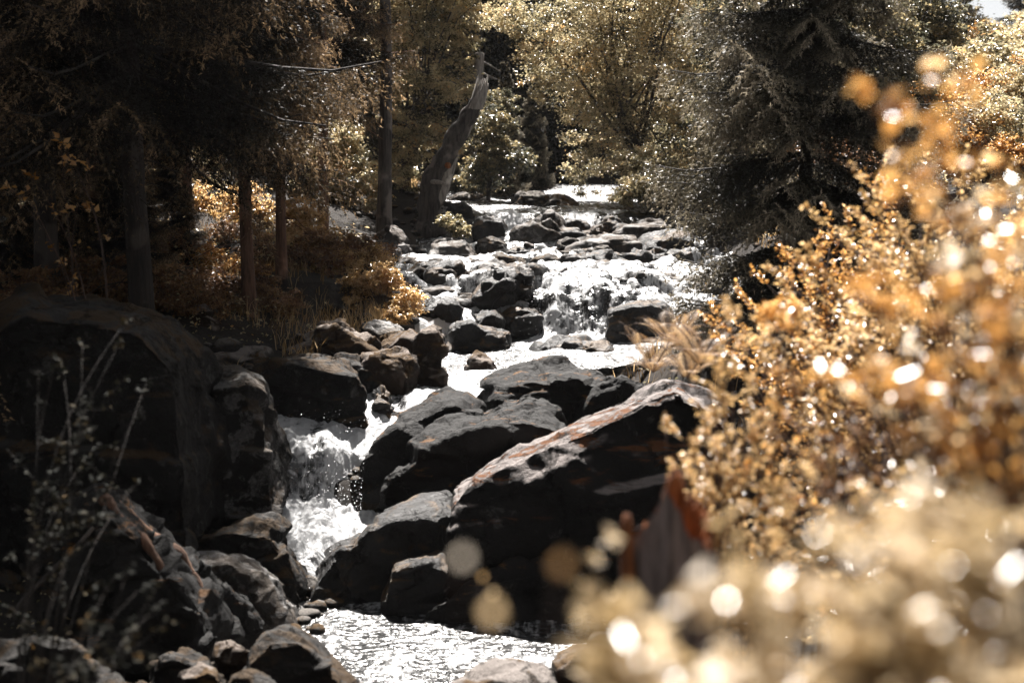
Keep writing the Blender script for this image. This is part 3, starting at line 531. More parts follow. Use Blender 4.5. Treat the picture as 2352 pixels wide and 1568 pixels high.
rock('faint dark boulder deep in the shade at the far left', [(30,590),(60,565),(105,568),(130,600)], [(28,600),(65,580),(132,610)], [(30,628),(132,630)], .9, 'rock_shaded', Yf=19, res=36)
rock('sunlit stone beyond the first dark trunk', [(395,650),(415,636),(450,650)], [(394,656),(418,644),(452,656)], [(394,668),(452,668)], .6, 'rock_lit', Yf=20.5, res=28)

def ledge_stones():
    r = np.random.default_rng(77); k = 0
    while k < 84:
        Y = r.uniform(19.6, 27.8); l = np.interp(Y, CH[:,0], CH[:,1]); rr = np.interp(Y, CH[:,0], CH[:,2]); x = r.uniform(l-.3, rr+.2)
        if 19.6 < Y < 20.3 and .2 < x < 1.9: continue
        z = float(zw(np.array([x]), np.array([Y]))[0]); L = .12+.6*r.random()**1.8; w = L*r.uniform(.5, .9); h = L*r.uniform(.2, .5); a = r.uniform(-.5, .5)
        pts = []
        for q in range(13):
            t = r.uniform(0, 6.28); c = (math.cos(t)*L, math.sin(t)*w); f = r.uniform(.55, 1.0)
            pts.append((x+c[0]*math.cos(a)-c[1]*math.sin(a), Y+c[0]*math.sin(a)+c[1]*math.cos(a), z-.15))
            pts.append((x+f*(c[0]*math.cos(a)-c[1]*math.sin(a))*.9, Y+f*(c[0]*math.sin(a)+c[1]*math.cos(a))*.9, z+h*r.uniform(.5, 1.1)+.3*c[0]*(k % 3-1)*.5))
        hull_rock('stream_stone', pts, M['rock_wet' if k % 4 else 'rock_grey'], 'low black wet stone breaking through the white water of the upper cascade' if k % 4 else 'low grey flat stone lying in the white water of the upper cascade',
                  'wet stones in the cascade' if k % 4 else 'grey stones in the cascade', 26, .9, 1, 'rock', 200+k, .5, 3); k += 1
ledge_stones()

def rubble():
    """countless small stones of the stream margins: one mass"""
    mb = MB(); ico = bmesh.new(); bmesh.ops.create_icosphere(ico, subdivisions=2, radius=1)
    iv = np.array([v.co[:] for v in ico.verts]); fi = np.array([[v.index for v in f.verts] for f in ico.faces]); ico.free()
    for k in range(1500):
        Y = rng.uniform(7, 33); side = rng.random() < .6
        l = np.interp(Y, CH[:,0], CH[:,1]); r = np.interp(Y, CH[:,0], CH[:,2])
        x = l-abs(rng.normal(0, .7))+.25 if side else r+abs(rng.normal(0, .7))-.25
        s = rng.uniform(.03, .13)*(1+.6*(rng.random() < .15)); sc3 = np.array([1, rng.uniform(.6, 1.1), rng.uniform(.4, .8)])*s
        v = iv*(1+.22*vn(iv*1.3+k*7.1))[:, None]*sc3
        a = rng.uniform(0, 6.28); R = np.array([[math.cos(a), -math.sin(a), 0], [math.sin(a), math.cos(a), 0], [0, 0, 1]])
        mb.add(v@R.T+np.array([x, Y, max(ground_at(x, Y), 0)+s*.2]), fi)
    o = mb.build('rubble', M['rock'], smooth=True); tag(o, 'small stones scattered along both banks of the stream', kind='stuff')
rubble()

# ------------------------------------------------------------------ spruces
def spruce_branch(seed, dens=1.0):
    """needles of one unit-length branch along +x"""
    r = np.random.default_rng(seed); pos = []; ax = []; ln = []; tt = []
    def axis(s): return np.stack([s, 0*s, -.10*s-.22*s**2+.26*s**4], -1)
    tw = [(axis(np.linspace(.12, 1.0, 24)), .5)]
    for s in np.arange(.10, .98, .040):
        for sg in (-1, 1):
            L = (.10+.42*(1-s)**.8*min(1, s/.25))*r.uniform(.7, 1.15); a = math.radians(r.uniform(38, 60))*sg
            q = np.linspace(0, 1, max(3, int(L/.03)))
            b = axis(np.array([s]))[0]
            d = np.stack([np.cos(a)*q*L, np.sin(a)*q*L, -.05*L*q-.75*L*q**2+r.uniform(-.04, .03)*q], -1)
            tw.append((b+d, .5))
            if L > .2:
                for sg2 in (-1, 1):
                    for q0 in (.35, .6):
                        L2 = L*.38*(1.2-q0); a2 = a+sg2*.8; b2 = b+np.array([np.cos(a)*q0*L, np.sin(a)*q0*L, -.05*L*q0-.75*L*q0**2]); q2 = np.linspace(0, 1, 4)
                        tw.append((b2+np.stack([np.cos(a2)*q2*L2, np.sin(a2)*q2*L2, -.8*L2*q2], -1), .5))
    for pts, w in tw:
        seg = np.linalg.norm(np.diff(pts, axis=0), axis=1).sum(); n = max(4, int(seg/.011*dens)); t = r.random(n)*(len(pts)-1)
        i = np.minimum(t.astype(int), len(pts)-2); f = (t-i)[:, None]; p = pts[i]*(1-f)+pts[i+1]*f; d = unit(pts[i+1]-pts[i])
        rnd = r.normal(size=(n, 3)); rnd -= d*np.sum(rnd*d, 1, keepdims=True)
        pos.append(p); ax.append(unit(d*.8+unit(rnd)*.75)); ln.append(r.uniform(.022, .036, n)); tt.append(np.clip((p[:, 0]-.30)*1.0+r.uniform(-.12, .12, n)+.25*(t/(len(pts)-1)), 0, 1))  # tint rises outward: painted sun on the tips, shade inside
    return np.concatenate(pos), np.concatenate(ax), np.concatenate(ln), np.concatenate(tt)
BR = [spruce_branch(s) for s in (1, 2, 3)]
BRL = [spruce_branch(s, .45) for s in (4, 5)]

def spruce_parts(H, z0, Lmax, seed, rad, nwh, br=BR, per=6, mtl='needle', needle=1.0, power=.75, dead=True, bark='bark_dark', lean=0.0, keep=None):
    r = np.random.default_rng(seed); mb = MB(); tb = MB()
    tz = np.linspace(-.4, H, 26); tb.tube(np.stack([lean*tz+.04*np.sin(tz*.8+seed), .03*np.cos(tz*.7+seed), tz], -1), rad*(1-tz.clip(0)/H)**.8*(1+.35*np.exp(-tz.clip(0)/.25))+.008, 12, wob=.12)
    for k in range(nwh):
        z = z0+(H-.15-z0)*(k+r.uniform(-.3, .3))/nwh; z = max(z, z0*.9); fr = (z-z0)/(H-z0); L0 = Lmax*max(.05, (1-max(fr, 0)))**power
        for j in range(per):
            az = r.uniform(0, 2*math.pi); L = L0*r.uniform(.6, 1.12)
            if keep and not keep(az, z): continue
            pos, ax, ln, tt = br[r.integers(len(br))]
            tilt = r.uniform(-.30, .10)+.35*fr; ca, sa = math.cos(az), math.sin(az); ct, st = math.cos(tilt), math.sin(tilt)
            R = np.array([[ca, -sa, 0], [sa, ca, 0], [0, 0, 1]])@np.array([[ct, 0, -st], [0, 1, 0], [st, 0, ct]])
            o = np.array([lean*z, 0, z]); p = (pos*L)@R.T+o; a = ax@R.T; n = len(p)
            l = ln*needle*min(1.6, max(L, .7)) ; w = l*.34
            rnd = unit(np.cross(a, r.normal(size=(n, 3)))); b1 = p+rnd*w[:, None]*.5; b2 = p-rnd*w[:, None]*.5; tp = p+a*l[:, None]
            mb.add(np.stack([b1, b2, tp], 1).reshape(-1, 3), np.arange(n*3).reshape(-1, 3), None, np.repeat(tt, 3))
            s = np.linspace(0, .93, 6); c = np.stack([s, 0*s, -.10*s-.22*s**2+.26*s**4], -1)*L
            tb.tube(c@R.T+o, np.linspace(.012, .003, 6)*max(.7, L), 4)
    if dead:
        for k in range(22):
            z = r.uniform(.3*z0, z0+1.5); az = r.uniform(0, 6.28); L = r.uniform(.4, 1.3)*min(1, Lmax*.6); s = np.linspace(0, 1, 6)
            d = np.stack([np.cos(az)*s*L, np.sin(az)*s*L, z-.1*s*L-.35*L*s**2+.03*r.normal(size=6)], -1); d[:, 0] += lean*z
            tb.tube(d, np.linspace(.009, .002, 6), 4)
    return tb, mb
def spruce(label, loc, H, z0, Lmax, seed, rad, nwh, group=None, **kw):
    mtl = kw.get('mtl', 'needle'); bark = kw.get('bark', 'bark_dark')
    root = empty('spruce_tree', loc); tag(root, label, 'spruce tree', group); tb, mb = spruce_parts(H, z0, Lmax, seed, rad, nwh, **kw)
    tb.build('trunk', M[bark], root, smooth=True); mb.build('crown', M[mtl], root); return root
def copy_tree(src, label, loc, rz, s, group=None, sz=None):
    r = src.copy(); COL.objects.link(r); r.location = loc; r.rotation_euler = (0, 0, rz); r.scale = (s, s, sz or s); r['label'] = label
    if group: r['group'] = group
    elif 'group' in r: del r['group']
    for ch in src.children:
        c = ch.copy(); COL.objects.link(c); c.parent = r
    return r
def base_pt(px, py=None, Y=None):
    if Y is None: Y = depth_at(px, py)
    x = (px-1176)/FPX*Y*1.0; p = P(px, py or 600, Y); return (p[0], Y, ground_at(p[0], Y)-.05)

# right-hand spruce over the rapid
spruce('tall pale-needled spruce standing right of the upper stream', base_pt(1848, 640, 15.5), 9.5, .25, 1.75, 11, .075, 30, mtl='needle_pale', per=9, power=.55, dead=False)
# shady conifers of the left bank
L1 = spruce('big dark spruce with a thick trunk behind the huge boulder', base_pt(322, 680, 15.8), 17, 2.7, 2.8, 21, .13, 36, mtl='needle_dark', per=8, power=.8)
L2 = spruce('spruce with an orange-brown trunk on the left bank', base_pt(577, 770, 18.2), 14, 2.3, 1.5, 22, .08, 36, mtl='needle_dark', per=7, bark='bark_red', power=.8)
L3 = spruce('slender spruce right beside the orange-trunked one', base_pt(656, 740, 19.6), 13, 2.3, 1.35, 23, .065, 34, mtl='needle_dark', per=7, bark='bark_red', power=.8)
L4 = spruce('bare-stemmed spruce left of the leaning dead tree', base_pt(886, 500, 24.5), 11, 4.9, 1.3, 24, .12, 16, per=6, bark='bark_grey', power=.8, dead=False)
copy_tree(L1, 'spruce at the very left edge whose trunk fades in the dark', base_pt(105, 640, 17.5), 1.9, 1.0)
copy_tree(L2, 'spruce set between the thick dark trunk and the left edge', base_pt(215, 640, 20.5), 2.9, 1.1)
copy_tree(L3, 'spruce whose boughs hang behind the thick dark trunk', base_pt(440, 640, 22.0), .9, 1.15)
copy_tree(L2, 'spruce with brown-tipped boughs behind the slender one', base_pt(745, 600, 24.0), 4.1, 1.05)
copy_tree(L2, 'near spruce shading the huge boulder from outside the view', (-6.6, 12.8, ground_at(-6.6, 12.8)-.1), 3.3, 1.2)
copy_tree(L1, 'tall spruce out of view that shades the dark left bank', (-6.5, 10.2, ground_at(-6.5, 10.2)-.1), 5.0, .95)  # unseen tree, put here for its shade

copy_tree(L1, 'low-boughed spruce outside the view whose shade falls on the lower left mound', (-5.4, 6.6, ground_at(-5.4, 6.6)-.1), 1.0, .9)
copy_tree(L1, 'spruce far to the left, added to deepen the shade', (-8.2, 17.5, ground_at(-8.2, 17.5)-.1), 2.2, 1.0)  # added tree that keeps sky light off the left side
YS = spruce('young dark spruce close behind the huge boulder', base_pt(285, 560, 18.5), 2.6, .15, .85, 51, .03, 22, mtl='needle_dark', per=7, br=BRL, needle=1.3, dead=False)
for k, (px, Y, sc_, w_) in enumerate([(395,20.5,.75,'just right of the thick dark trunk'),(250,21,1.1,'left of the thick dark trunk'),(150,19,.9,'between the two leftmost trunks'),(40,18,1.0,'at the left frame edge'),(330,24,1.2,'behind the thick dark trunk')]):
    copy_tree(YS, 'young dark spruce '+w_, base_pt(px, 560, Y), k*1.3, sc_, 'young spruces in the left wood')
# small far conifers around the notch
F1 = spruce('slim young spruce in the gap above the top pool', base_pt(1158, 440, 34), 3.7, .15, .80, 31, .04, 26, per=8, dead=False, mtl='needle_pale', needle=1.7, br=BRL, power=.9)
copy_tree(F1, 'second slim spruce just right of the young one in the gap', base_pt(1225, 440, 37), 2.0, .95)
copy_tree(F1, 'short dense spruce behind the leaning dead tree', base_pt(1070, 440, 36), 4.0, .8)

# ------------------------------------------------------------------ broadleaf trees and shrubs
def crown_leaves(mb, blobs, n, size, clus=60, flat=.4, sig=.14, up=1.1, aspect=.65, seed=0, shell=.45, droop=.25, tvar=.3):
    """blobs: centre xyz, radii xyz in metres; leaves grouped in flat sprays"""
    r = np.random.default_rng(seed); w = np.array([(b[3]*b[4]*b[5])**(2/3) for b in blobs]); w /= w.sum()
    nc = max(4, n//clus); ci = r.choice(len(blobs), nc, p=w); B = np.array(blobs)[ci]
    d = unit(r.normal(size=(nc, 3))); c = B[:, :3]+d*(r.random(nc)**shell)[:, None]*B[:, 3:6]
    cs = sig*B[:, 3:6].mean(1)*r.uniform(.6, 1.4, nc); ct = r.random(nc)
    k = r.integers(0, nc, n); off = r.normal(size=(n, 3))*cs[k][:, None]; out = unit(d[k]*np.array([1, 1, .2]))
    along = r.normal(size=(n, 1))*cs[k][:, None]; off = off*np.array([.7, .7, flat])+out*along*.6; off[:, 2] -= abs(along[:, 0])*droop*.5
    p = c[k]+off
    ax = unit(out*.5+r.normal(size=(n, 3))*np.array([1, 1, .45])-np.array([0, 0, droop])); nr = unit(np.array([0, 0, up])+r.normal(size=(n, 3))*.55)
    L = size*r.uniform(.6, 1.3, n); leaves(mb, p, ax, nr, L, L*aspect, t=np.clip(.5+(ct[k]-.5)*.5+r.uniform(-tvar, tvar, n), 0, 1))
    return c
def broadleaf(name, label, cat, base, blobs, n, size, mtl, group=None, rad=.1, bark='bark_grey', limbs=26, **kw):
    base = np.array(base, float); root = empty(name, base); tag(root, label, cat, group); mb = MB(); tb = MB()
    bl = [tuple(np.array(b[:3])-base)+tuple(b[3:]) for b in blobs]; cs = crown_leaves(mb, bl, n, size, **kw)
    top = np.mean([b[:3] for b in bl], 0); s = np.linspace(0, 1, 8)[:, None]
    st = np.array([0, 0, -.2])*(1-s)+top*s; st[:, :2] *= s**1.6; tb.tube(st, rad*(1-.7*s[:, 0]), 8, wob=.1)
    r = np.random.default_rng(len(label)); idx = r.choice(len(cs), min(limbs, len(cs)), replace=False)
    for i in idx:
        f = r.uniform(.25, .95); p0 = st[0]*(1-f)+st[-1]*f; p0[:2] = (top[:2]*f**1.6*1.0); e = cs[i]; q = np.linspace(0, 1, 6)[:, None]
        c = p0*(1-q)+e*q+np.array([0, 0, .12])*np.sin(q*3.14)*np.linalg.norm(e-p0)+r.normal(size=(6, 3))*.02*np.linalg.norm(e-p0)*q
        tb.tube(c, np.linspace(rad*.38*(1-.6*f), rad*.05+.001, 6), 5)
    tb.build('trunk' if cat == 'tree' else 'stems', M[bark], root, smooth=True); mb.build('crown' if cat == 'tree' else 'foliage', M[mtl], root); return root
def B(px, py, Y, rx, ry, rd=None):
    """a crown blob seen at px,py with radii in picture px"""
    p = P(px, py, Y); k = Y/FPX; return (*p, rx*k, (rd if rd else rx*k), ry*k)

broadleaf('birch_tree', 'large golden-leaved tree arching over the right of the top pool', 'tree', base_pt(1480, 470, 31),
   [B(1180,30,30,75,55,1.2),B(1260,90,30.5,90,90),B(1380,60,31,130,110),B(1330,190,31,120,80),B(1450,210,31,130,110),B(1400,320,31,110,90),B(1560,120,31,120,140),B(1560,330,31,100,120),B(1240,200,30.5,50,35),B(1500,-80,31,200,120),B(1340,400,31.5,50,60)],
   72000, .060, 'leaf_gold', rad=.16, clus=60, seed=1)
broadleaf('birch_tree', 'tree with hanging pale yellow sprays left of the dead trunk', 'tree', base_pt(930, 480, 28.5),
   [B(940,60,28.5,90,100),B(1030,30,29,80,70),B(1000,190,28,90,40),B(960,300,28,75,60),B(1020,320,28,60,40),B(920,400,28,60,60),B(1060,110,29,50,50),B(1072,212,27,32,20),B(900,180,29,60,80),B(980,-80,29,140,90)],
   46000, .065, 'leaf_gold', rad=.12, clus=50, seed=2)
broadleaf('alder_tree', 'small round-crowned tree with glinting leaves under the pale snag', 'tree', base_pt(1120, 450, 31.5),
   [B(1130,310,31.5,60,70),B(1170,370,31,55,50),B(1110,400,31.5,60,45),B(1150,250,32,45,50)], 14000, .07, 'leaf_olive', rad=.07, clus=40, seed=3)
broadleaf('shrub', 'bright bushy shrub on the right rim of the top pool', 'shrub', base_pt(1490, 480, 27.5),
   [B(1480,430,27.5,75,40),B(1440,455,27.3,40,20),B(1520,400,28,60,40),B(1470,370,28.5,60,35)], 11000, .07, 'leaf_gold', rad=.03, clus=40, seed=4)
broadleaf('shrub', 'grey shadowy thicket bush in the notch behind the top pool', 'shrub', base_pt(1275, 440, 39),
   [B(1270,400,39,60,45),B(1250,330,40,50,60),B(1310,280,41,50,70),B(1290,440,38,60,20)], 9000, .09, 'leaf_dark', rad=.04, clus=40, seed=5)
# behind the right-hand spruce
broadleaf('alder_tree', 'tall glinting tree rising behind the pale-needled spruce', 'tree', base_pt(2050, 400, 24),
   [B(2010,60,24,110,100),B(2090,160,23.5,90,90),B(2110,40,25,90,90),B(2000,240,23.5,100,80),B(2080,300,23,90,70),B(1930,150,25,80,120),B(2150,90,25,60,80)], 32000, .07, 'leaf_olive', rad=.11, clus=40, seed=6)
broadleaf('alder_tree', 'dark-leaved tree between the golden tree and the spruce', 'tree', base_pt(1690, 420, 27),
   [B(1660,60,27,90,120),B(1720,200,27,100,110),B(1650,300,27,80,100),B(1750,40,27,110,110),B(1800,330,26,100,100),B(1700,430,26,90,60)], 26000, .07, 'leaf_olive', rad=.1, clus=45, seed=7)
broadleaf('shrub', 'rust-coloured undergrowth bush behind the spruce trunk', 'shrub', base_pt(1950, 480, 17.5),
   [B(1930,380,17.5,90,60),B(1880,330,18,70,50),B(1990,330,18,60,50),B(2040,420,17,70,60)], 12000, .05, 'leaf_rust', rad=.03, clus=40, seed=8)
broadleaf('shrub', 'lit bushy thicket glowing between the left trunks', 'shrub', base_pt(500, 620, 23.5),
   [B(490,560,23.5,90,70),B(560,480,24,70,60),B(450,480,24,60,60),B(500,640,23,80,30)], 16000, .06, 'leaf_bright', rad=.03, clus=35, seed=9)
broadleaf('shrub', 'sunlit bush right of the slender spruce trunk', 'shrub', base_pt(720, 610, 22.0),
   [B(720,570,22,80,60),B(690,500,22.5,50,60),B(780,590,21.5,60,40),B(620,590,22.5,50,60)], 15000, .055, 'leaf_bright', rad=.03, clus=35, seed=10)
broadleaf('shrub', 'low green bush on the bank above the pale boulders', 'shrub', base_pt(890, 690, 19.0),
   [B(880,640,19.6,50,38),B(935,690,19.2,45,35),B(830,660,19.6,50,40),B(900,720,18.9,50,22),B(810,700,19.4,35,35)], 13000, .042, 'leaf_bright', rad=.02, clus=30, seed=11)
broadleaf('shrub', 'small pale-leaved bush at the dead tree foot', 'shrub', base_pt(1035, 530, 24.0),
   [B(1035,510,24,30,25),B(1060,530,23.8,22,15)], 2500, .05, 'leaf_gold', rad=.015, clus=25, seed=12)

broadleaf('shrub', 'golden bush filling the gap between the first two left trunks', 'shrub', base_pt(430, 560, 26),
   [B(430,400,26,90,80),B(380,520,25.5,60,70),B(520,330,26.5,70,60),B(470,620,25,70,40)], 15000, .07, 'leaf_gold', rad=.03, clus=35, seed=31)
broadleaf('shrub', 'bushy golden sapling behind the slender spruce crown', 'shrub', base_pt(790, 560, 27),
   [B(770,330,27,70,70),B(830,430,26.5,60,70),B(720,430,27,60,60),B(810,520,26,70,40)], 15000, .07, 'leaf_gold', rad=.03, clus=35, seed=32)
broadleaf('shrub', 'dull dark-leaved bush far left in the wood', 'shrub', base_pt(180, 600, 22),
   [B(150,430,22,100,80),B(80,540,21,90,60),B(250,520,22,60,60),B(60,330,22,60,60)], 14000, .06, 'leaf_rust', rad=.03, clus=35, seed=33)
US = broadleaf('shrub', 'low brown-leaved floor plant right at the thick dark trunk foot', 'shrub', base_pt(350, 640, 17),
   [(*(np.array(base_pt(350, 640, 17))+np.array([x, y, z])), rx, rx, rz) for x, y, z, rx, rz in ((0,0,.25,.45,.25),(.4,.2,.2,.35,.2),(-.3,.3,.35,.3,.25))], 3200, .05, 'leaf_rust', 'floor plants of the left bank', rad=.012, clus=22, seed=34)
for k, (px, Y, w_) in enumerate([(420,17,'just right of the thick dark trunk'),(470,18.5,'midway between thick and orange trunks'),(520,19,'just left of the orange trunk'),(600,20.5,'between the two slim trunks'),(260,18,'left of the thick dark trunk'),(180,17,'between the two leftmost trunks'),
   (700,20.5,'right of the slender trunk'),(780,21,'below the golden sapling'),(640,18.6,'at the slender trunk foot'),(120,19,'at the leftmost trunk'),(330,20,'behind the thick dark trunk'),(850,21.5,'left of the bare-stemmed spruce'),(540,21.5,'behind the orange trunk'),(60,16,'behind the huge boulder')]):
    copy_tree(US, 'low brown-leaved floor plant '+w_, base_pt(px, 640, Y), k*1.9, .8+.5*((k*3) % 4)/4, 'floor plants of the left bank')
# forest behind: prototypes and copies
PB = broadleaf('beech_tree', 'broadleaf tree of the background wood left of the notch', 'tree', base_pt(1010, 430, 46),
   [(*(np.array(base_pt(1010, 430, 46))+np.array([0,0,z])), rx, rx, rz) for z, rx, rz in ((3, 2.6, 2.0), (5.5, 3.0, 2.4), (8.0, 2.2, 2.0))], 26000, .13, 'leaf_gold', rad=.16, clus=45, seed=13)
PD = broadleaf('alder_tree', 'dark broadleaf tree of the background wood behind the golden tree', 'tree', base_pt(1330, 430, 47),
   [(*(np.array(base_pt(1330, 430, 47))+np.array([0,0,z])), rx, rx, rz) for z, rx, rz in ((2.5, 2.4, 2.0), (5.0, 2.8, 2.4), (7.5, 2.2, 2.0))], 24000, .13, 'leaf_far', rad=.16, clus=45, seed=14)
PS = spruce('dark spruce of the background wood behind the gap', base_pt(1255, 430, 50), 11, .8, 2.4, 41, .14, 22, per=6, br=BRL, needle=2.0, dead=False)
far = [ (PD,1130,44,1.0),(PS,1080,52,1.1),(PS,1190,47,.9),(PB,1290,52,1.0),(PD,1230,56,1.1),(PS,1130,60,1.3),(PD,1400,48,1.0),(PD,1500,45,1.1),(PS,1450,56,1.2),(PB,1560,52,1.2),
        (PD,930,44,1.1),(PB,860,42,1.2),(PS,900,52,1.2),(PD,780,38,1.1),(PS,720,34,1.0),(PD,650,40,1.2),(PD,560,36,1.1),(PB,460,38,1.1),(PS,380,32,1.0),(PD,290,36,1.2),(PS,180,30,1.0),(PD,110,38,1.2),(PD,20,34,1.1),
        (PD,1640,40,1.0),(PD,1720,36,1.0),(PD,1800,42,1.1),(PD,1900,38,1.0),(PB,1980,44,.95),(PD,2080,48,.8),(PS,1600,44,1.0),(PS,300,30,.9),(PS,30,25,.9),(PD,1000,60,1.4),(PD,1350,62,1.4)]
LM = [(20,'the left frame edge'),(110,'the trunk fading at the left'),(322,'the thick dark trunk'),(577,'the orange-brown trunk'),(700,'the slender spruce'),(886,'the bare-stemmed spruce'),(1010,'the leaning dead tree'),(1190,'the slim young spruces'),(1300,'the notch'),(1480,'the large golden tree'),(1690,'the dark-leaved tree'),(1848,'the pale-needled spruce'),(2050,'the tall glinting tree')]
where = {id(PB): 'golden leafy tree', id(PD): 'dull olive leafy tree', id(PS): 'dark spruce'}; used = set()
for k, (src, px, Y, s) in enumerate(sorted(far, key=lambda a: a[2])):
    lm = min(LM, key=lambda a: abs(a[0]-px))[1]; lab = where[id(src)]+' in the wood behind '+lm; q = 0
    while lab+('', ', farther back', ', farthest back', ', at the very back')[q] in used: q += 1
    lab += ('', ', farther back', ', farthest back', ', at the very back')[q]; used.add(lab)
    copy_tree(src, lab, base_pt(px, 430, Y), k*1.7, s, 'background wood trees')

# hillside on the far right
SH = broadleaf('shrub', 'orange hillside shrub on the far right slope, nearest its foot', 'shrub', base_pt(2260, 250, 34),
   [(*(np.array(base_pt(2260, 250, 34))+np.array([x, 0, z])), rx, rx, rz) for x, z, rx, rz in ((0, .6, 1.0, .7), (.8, .5, .8, .5), (-.5, 1.0, .6, .5))], 9000, .09, 'leaf_orange', 'orange hillside shrubs', rad=.03, clus=35, seed=15)
SG = broadleaf('shrub', 'pale golden hillside shrub on the far right slope, nearest its foot', 'shrub', base_pt(2200, 300, 30),
   [(*(np.array(base_pt(2200, 300, 30))+np.array([x, 0, z])), rx, rx, rz) for x, z, rx, rz in ((0, .8, 1.1, .9), (.6, 1.4, .7, .6))], 10000, .09, 'leaf_gold', 'pale hillside shrubs', rad=.03, clus=35, seed=16)
ORD = ['second', 'third', 'fourth', 'fifth', 'sixth', 'seventh', 'eighth', 'ninth', 'tenth', 'eleventh', 'twelfth', 'thirteenth', 'fourteenth', 'fifteenth', 'sixteenth', 'seventeenth', 'eighteenth', 'nineteenth', 'twentieth', 'twenty-first', 'twenty-second']
hs = sorted([(2340,36),(2300,42),(2230,40),(2340,46),(2270,47),(2200,38),(2330,31),(2390,40),(2240,33),(2350,54),(2180,46),(2390,50),(2320,34),(2380,34),(2280,37),(2160,35),(2250,30),(2360,28),(2300,29),(2400,31),(2200,31),(2120,30),(2330,40),(2290,33),(2370,37),(2210,43),(2260,43),(2360,43),(2320,50),(2290,54),(2150,52),(2200,56),(2390,58),(2290,25.5),(2350,24.5),(2230,26)], key=lambda a: a[1])
for k, (px, Y) in enumerate(hs):
    s_, nm = ((SH, 'orange'), (SG, 'pale golden'))[k % 2]
    copy_tree(s_, nm+' hillside shrub on the far right slope, '+ORD[k//2]+' from its foot', base_pt(px, 300, Y), k*2.3, (.8+.5*((k*7) % 5)/5)*min(1, Y/38), s_['group'])
copy_tree(F1, 'thin bare-looking little spruce against the sky at upper right', base_pt(2215, 60, 50), 1.0, 1.15)
copy_tree(PS, 'dark spruce on the slope in the upper right corner', base_pt(2340, 100, 58), 1.0, .55)
rock('dark round boulder on the far right slope', [(2295,95),(2310,80),(2330,88)], [(2293,102),(2312,88),(2335,98)], [(2292,115),(2336,116)], .9, 'rock_brown', Yf=45, res=28)

# ------------------------------------------------------------------ dead trees and stump
def dead_leaning():
    pl = [(988,545,62),(984,500,56),(984,455,52),(994,410,52),(1012,375,46),(1040,330,46),(1066,285,42),(1086,252,34),(1100,228,26)]
    Y = 26.0; base = P(990, 545, Y); root = empty('dead_tree', base); tag(root, 'leaning dead tree trunk with a splintered top beside the stream', 'dead tree')
    pts = np.array([P(x, y, Y) for x, y, w in pl]); rad = np.array([w for *_, w in pl])*Y/FPX*.5
    t = np.linspace(0, len(pl)-1, 46); i = np.minimum(t.astype(int), len(pl)-2); f = (t-i)[:, None]; ff = f*f*(3-2*f)*.4+f*.6
    c = pts[i]*(1-ff)+pts[i+1]*ff; rr = rad[i]*(1-f[:, 0])+rad[i+1]*f[:, 0]; rr = rr*(1+.06*np.sin(t*5)); rr[:7] *= np.linspace(1.25, 1, 7)
    mb = MB(); mb.tube(c-base, rr, 36, wob=.0); v = mb.v[0]; cc_ = np.concatenate([np.repeat(c-base, 36, 0), (c-base)[-1:]])
    q_ = v*np.array([7, 7, 1.6]); mb.v[0] = cc_+(v-cc_)*(1+.26*fbm(q_, 5, .6)-.28*np.abs(vn(q_*1.7+3)))[:, None]; mb.build('trunk', M['bark_grey'], root, smooth=True)
    sp = MB()
    for k in range(16):
        a = k/16*6.28; o = c[-2]-base+rr[-2]*.8*np.array([math.cos(a), math.sin(a), 0]); h = rng.uniform(.15, .5)
        sp.tube([o-np.array([0.05, 0, .15]), o, o+np.array([.06, 0, h*.6]), o+np.array([.09, 0, h])], [.05, .05, .03, .006], 5)
    sp.build('splintered_top', M['snag'], root)
    kn = MB(); kp = P(1028, 380, Y-.2)-base; kn.tube([kp+np.array([0, .1, 0]), kp, kp+np.array([.02, -.10, -.02])], [.06, .055, .03], 9, wob=.2); kn.build('knot', M['wood_orange'], root)
    br = MB(); bp = P(1000, 418, Y-.3)-base; br.tube([bp+np.array([-.1, .2, 0]), bp+np.array([.05, -.05, 0]), bp+np.array([.2, -.1, -.03])], [.05, .04, .02], 7); br.build('bracket_fungus', M['snag'], root)
dead_leaning()
def snag():
    Y = 29.0; base = P(985, 520, Y); root = empty('dead_snag', base); tag(root, 'pale broken snag standing behind the leaning dead trunk', 'dead tree')
    pts = [P(985, 520, Y), P(1045, 345, Y), P(1088, 262, Y), P(1098, 190, Y), P(1103, 122, Y)]
    t = np.linspace(0, 4, 24); i = np.minimum(t.astype(int), 3); f = (t-i)[:, None]; pa = np.array(pts); c = pa[i]*(1-f)+pa[i+1]*f
    mb = MB(); mb.tube(c-base, np.interp(t, [0, 1, 4], [.16, .12, .085]), 12, wob=.15); mb.build('trunk', M['snag'], root, smooth=True)
    for e in ([(1103,124),(1070,126)], [(1103,140),(1125,150),(1150,165)], [(1102,165),(1130,178),(1150,185)], [(1100,190),(1120,200)]):
        b = MB(); b.tube([P(x, y, Y)-base for x, y in e], np.linspace(.028, .008, len(e)), 5); b.build('dead_branch', M['snag'], root)
snag()
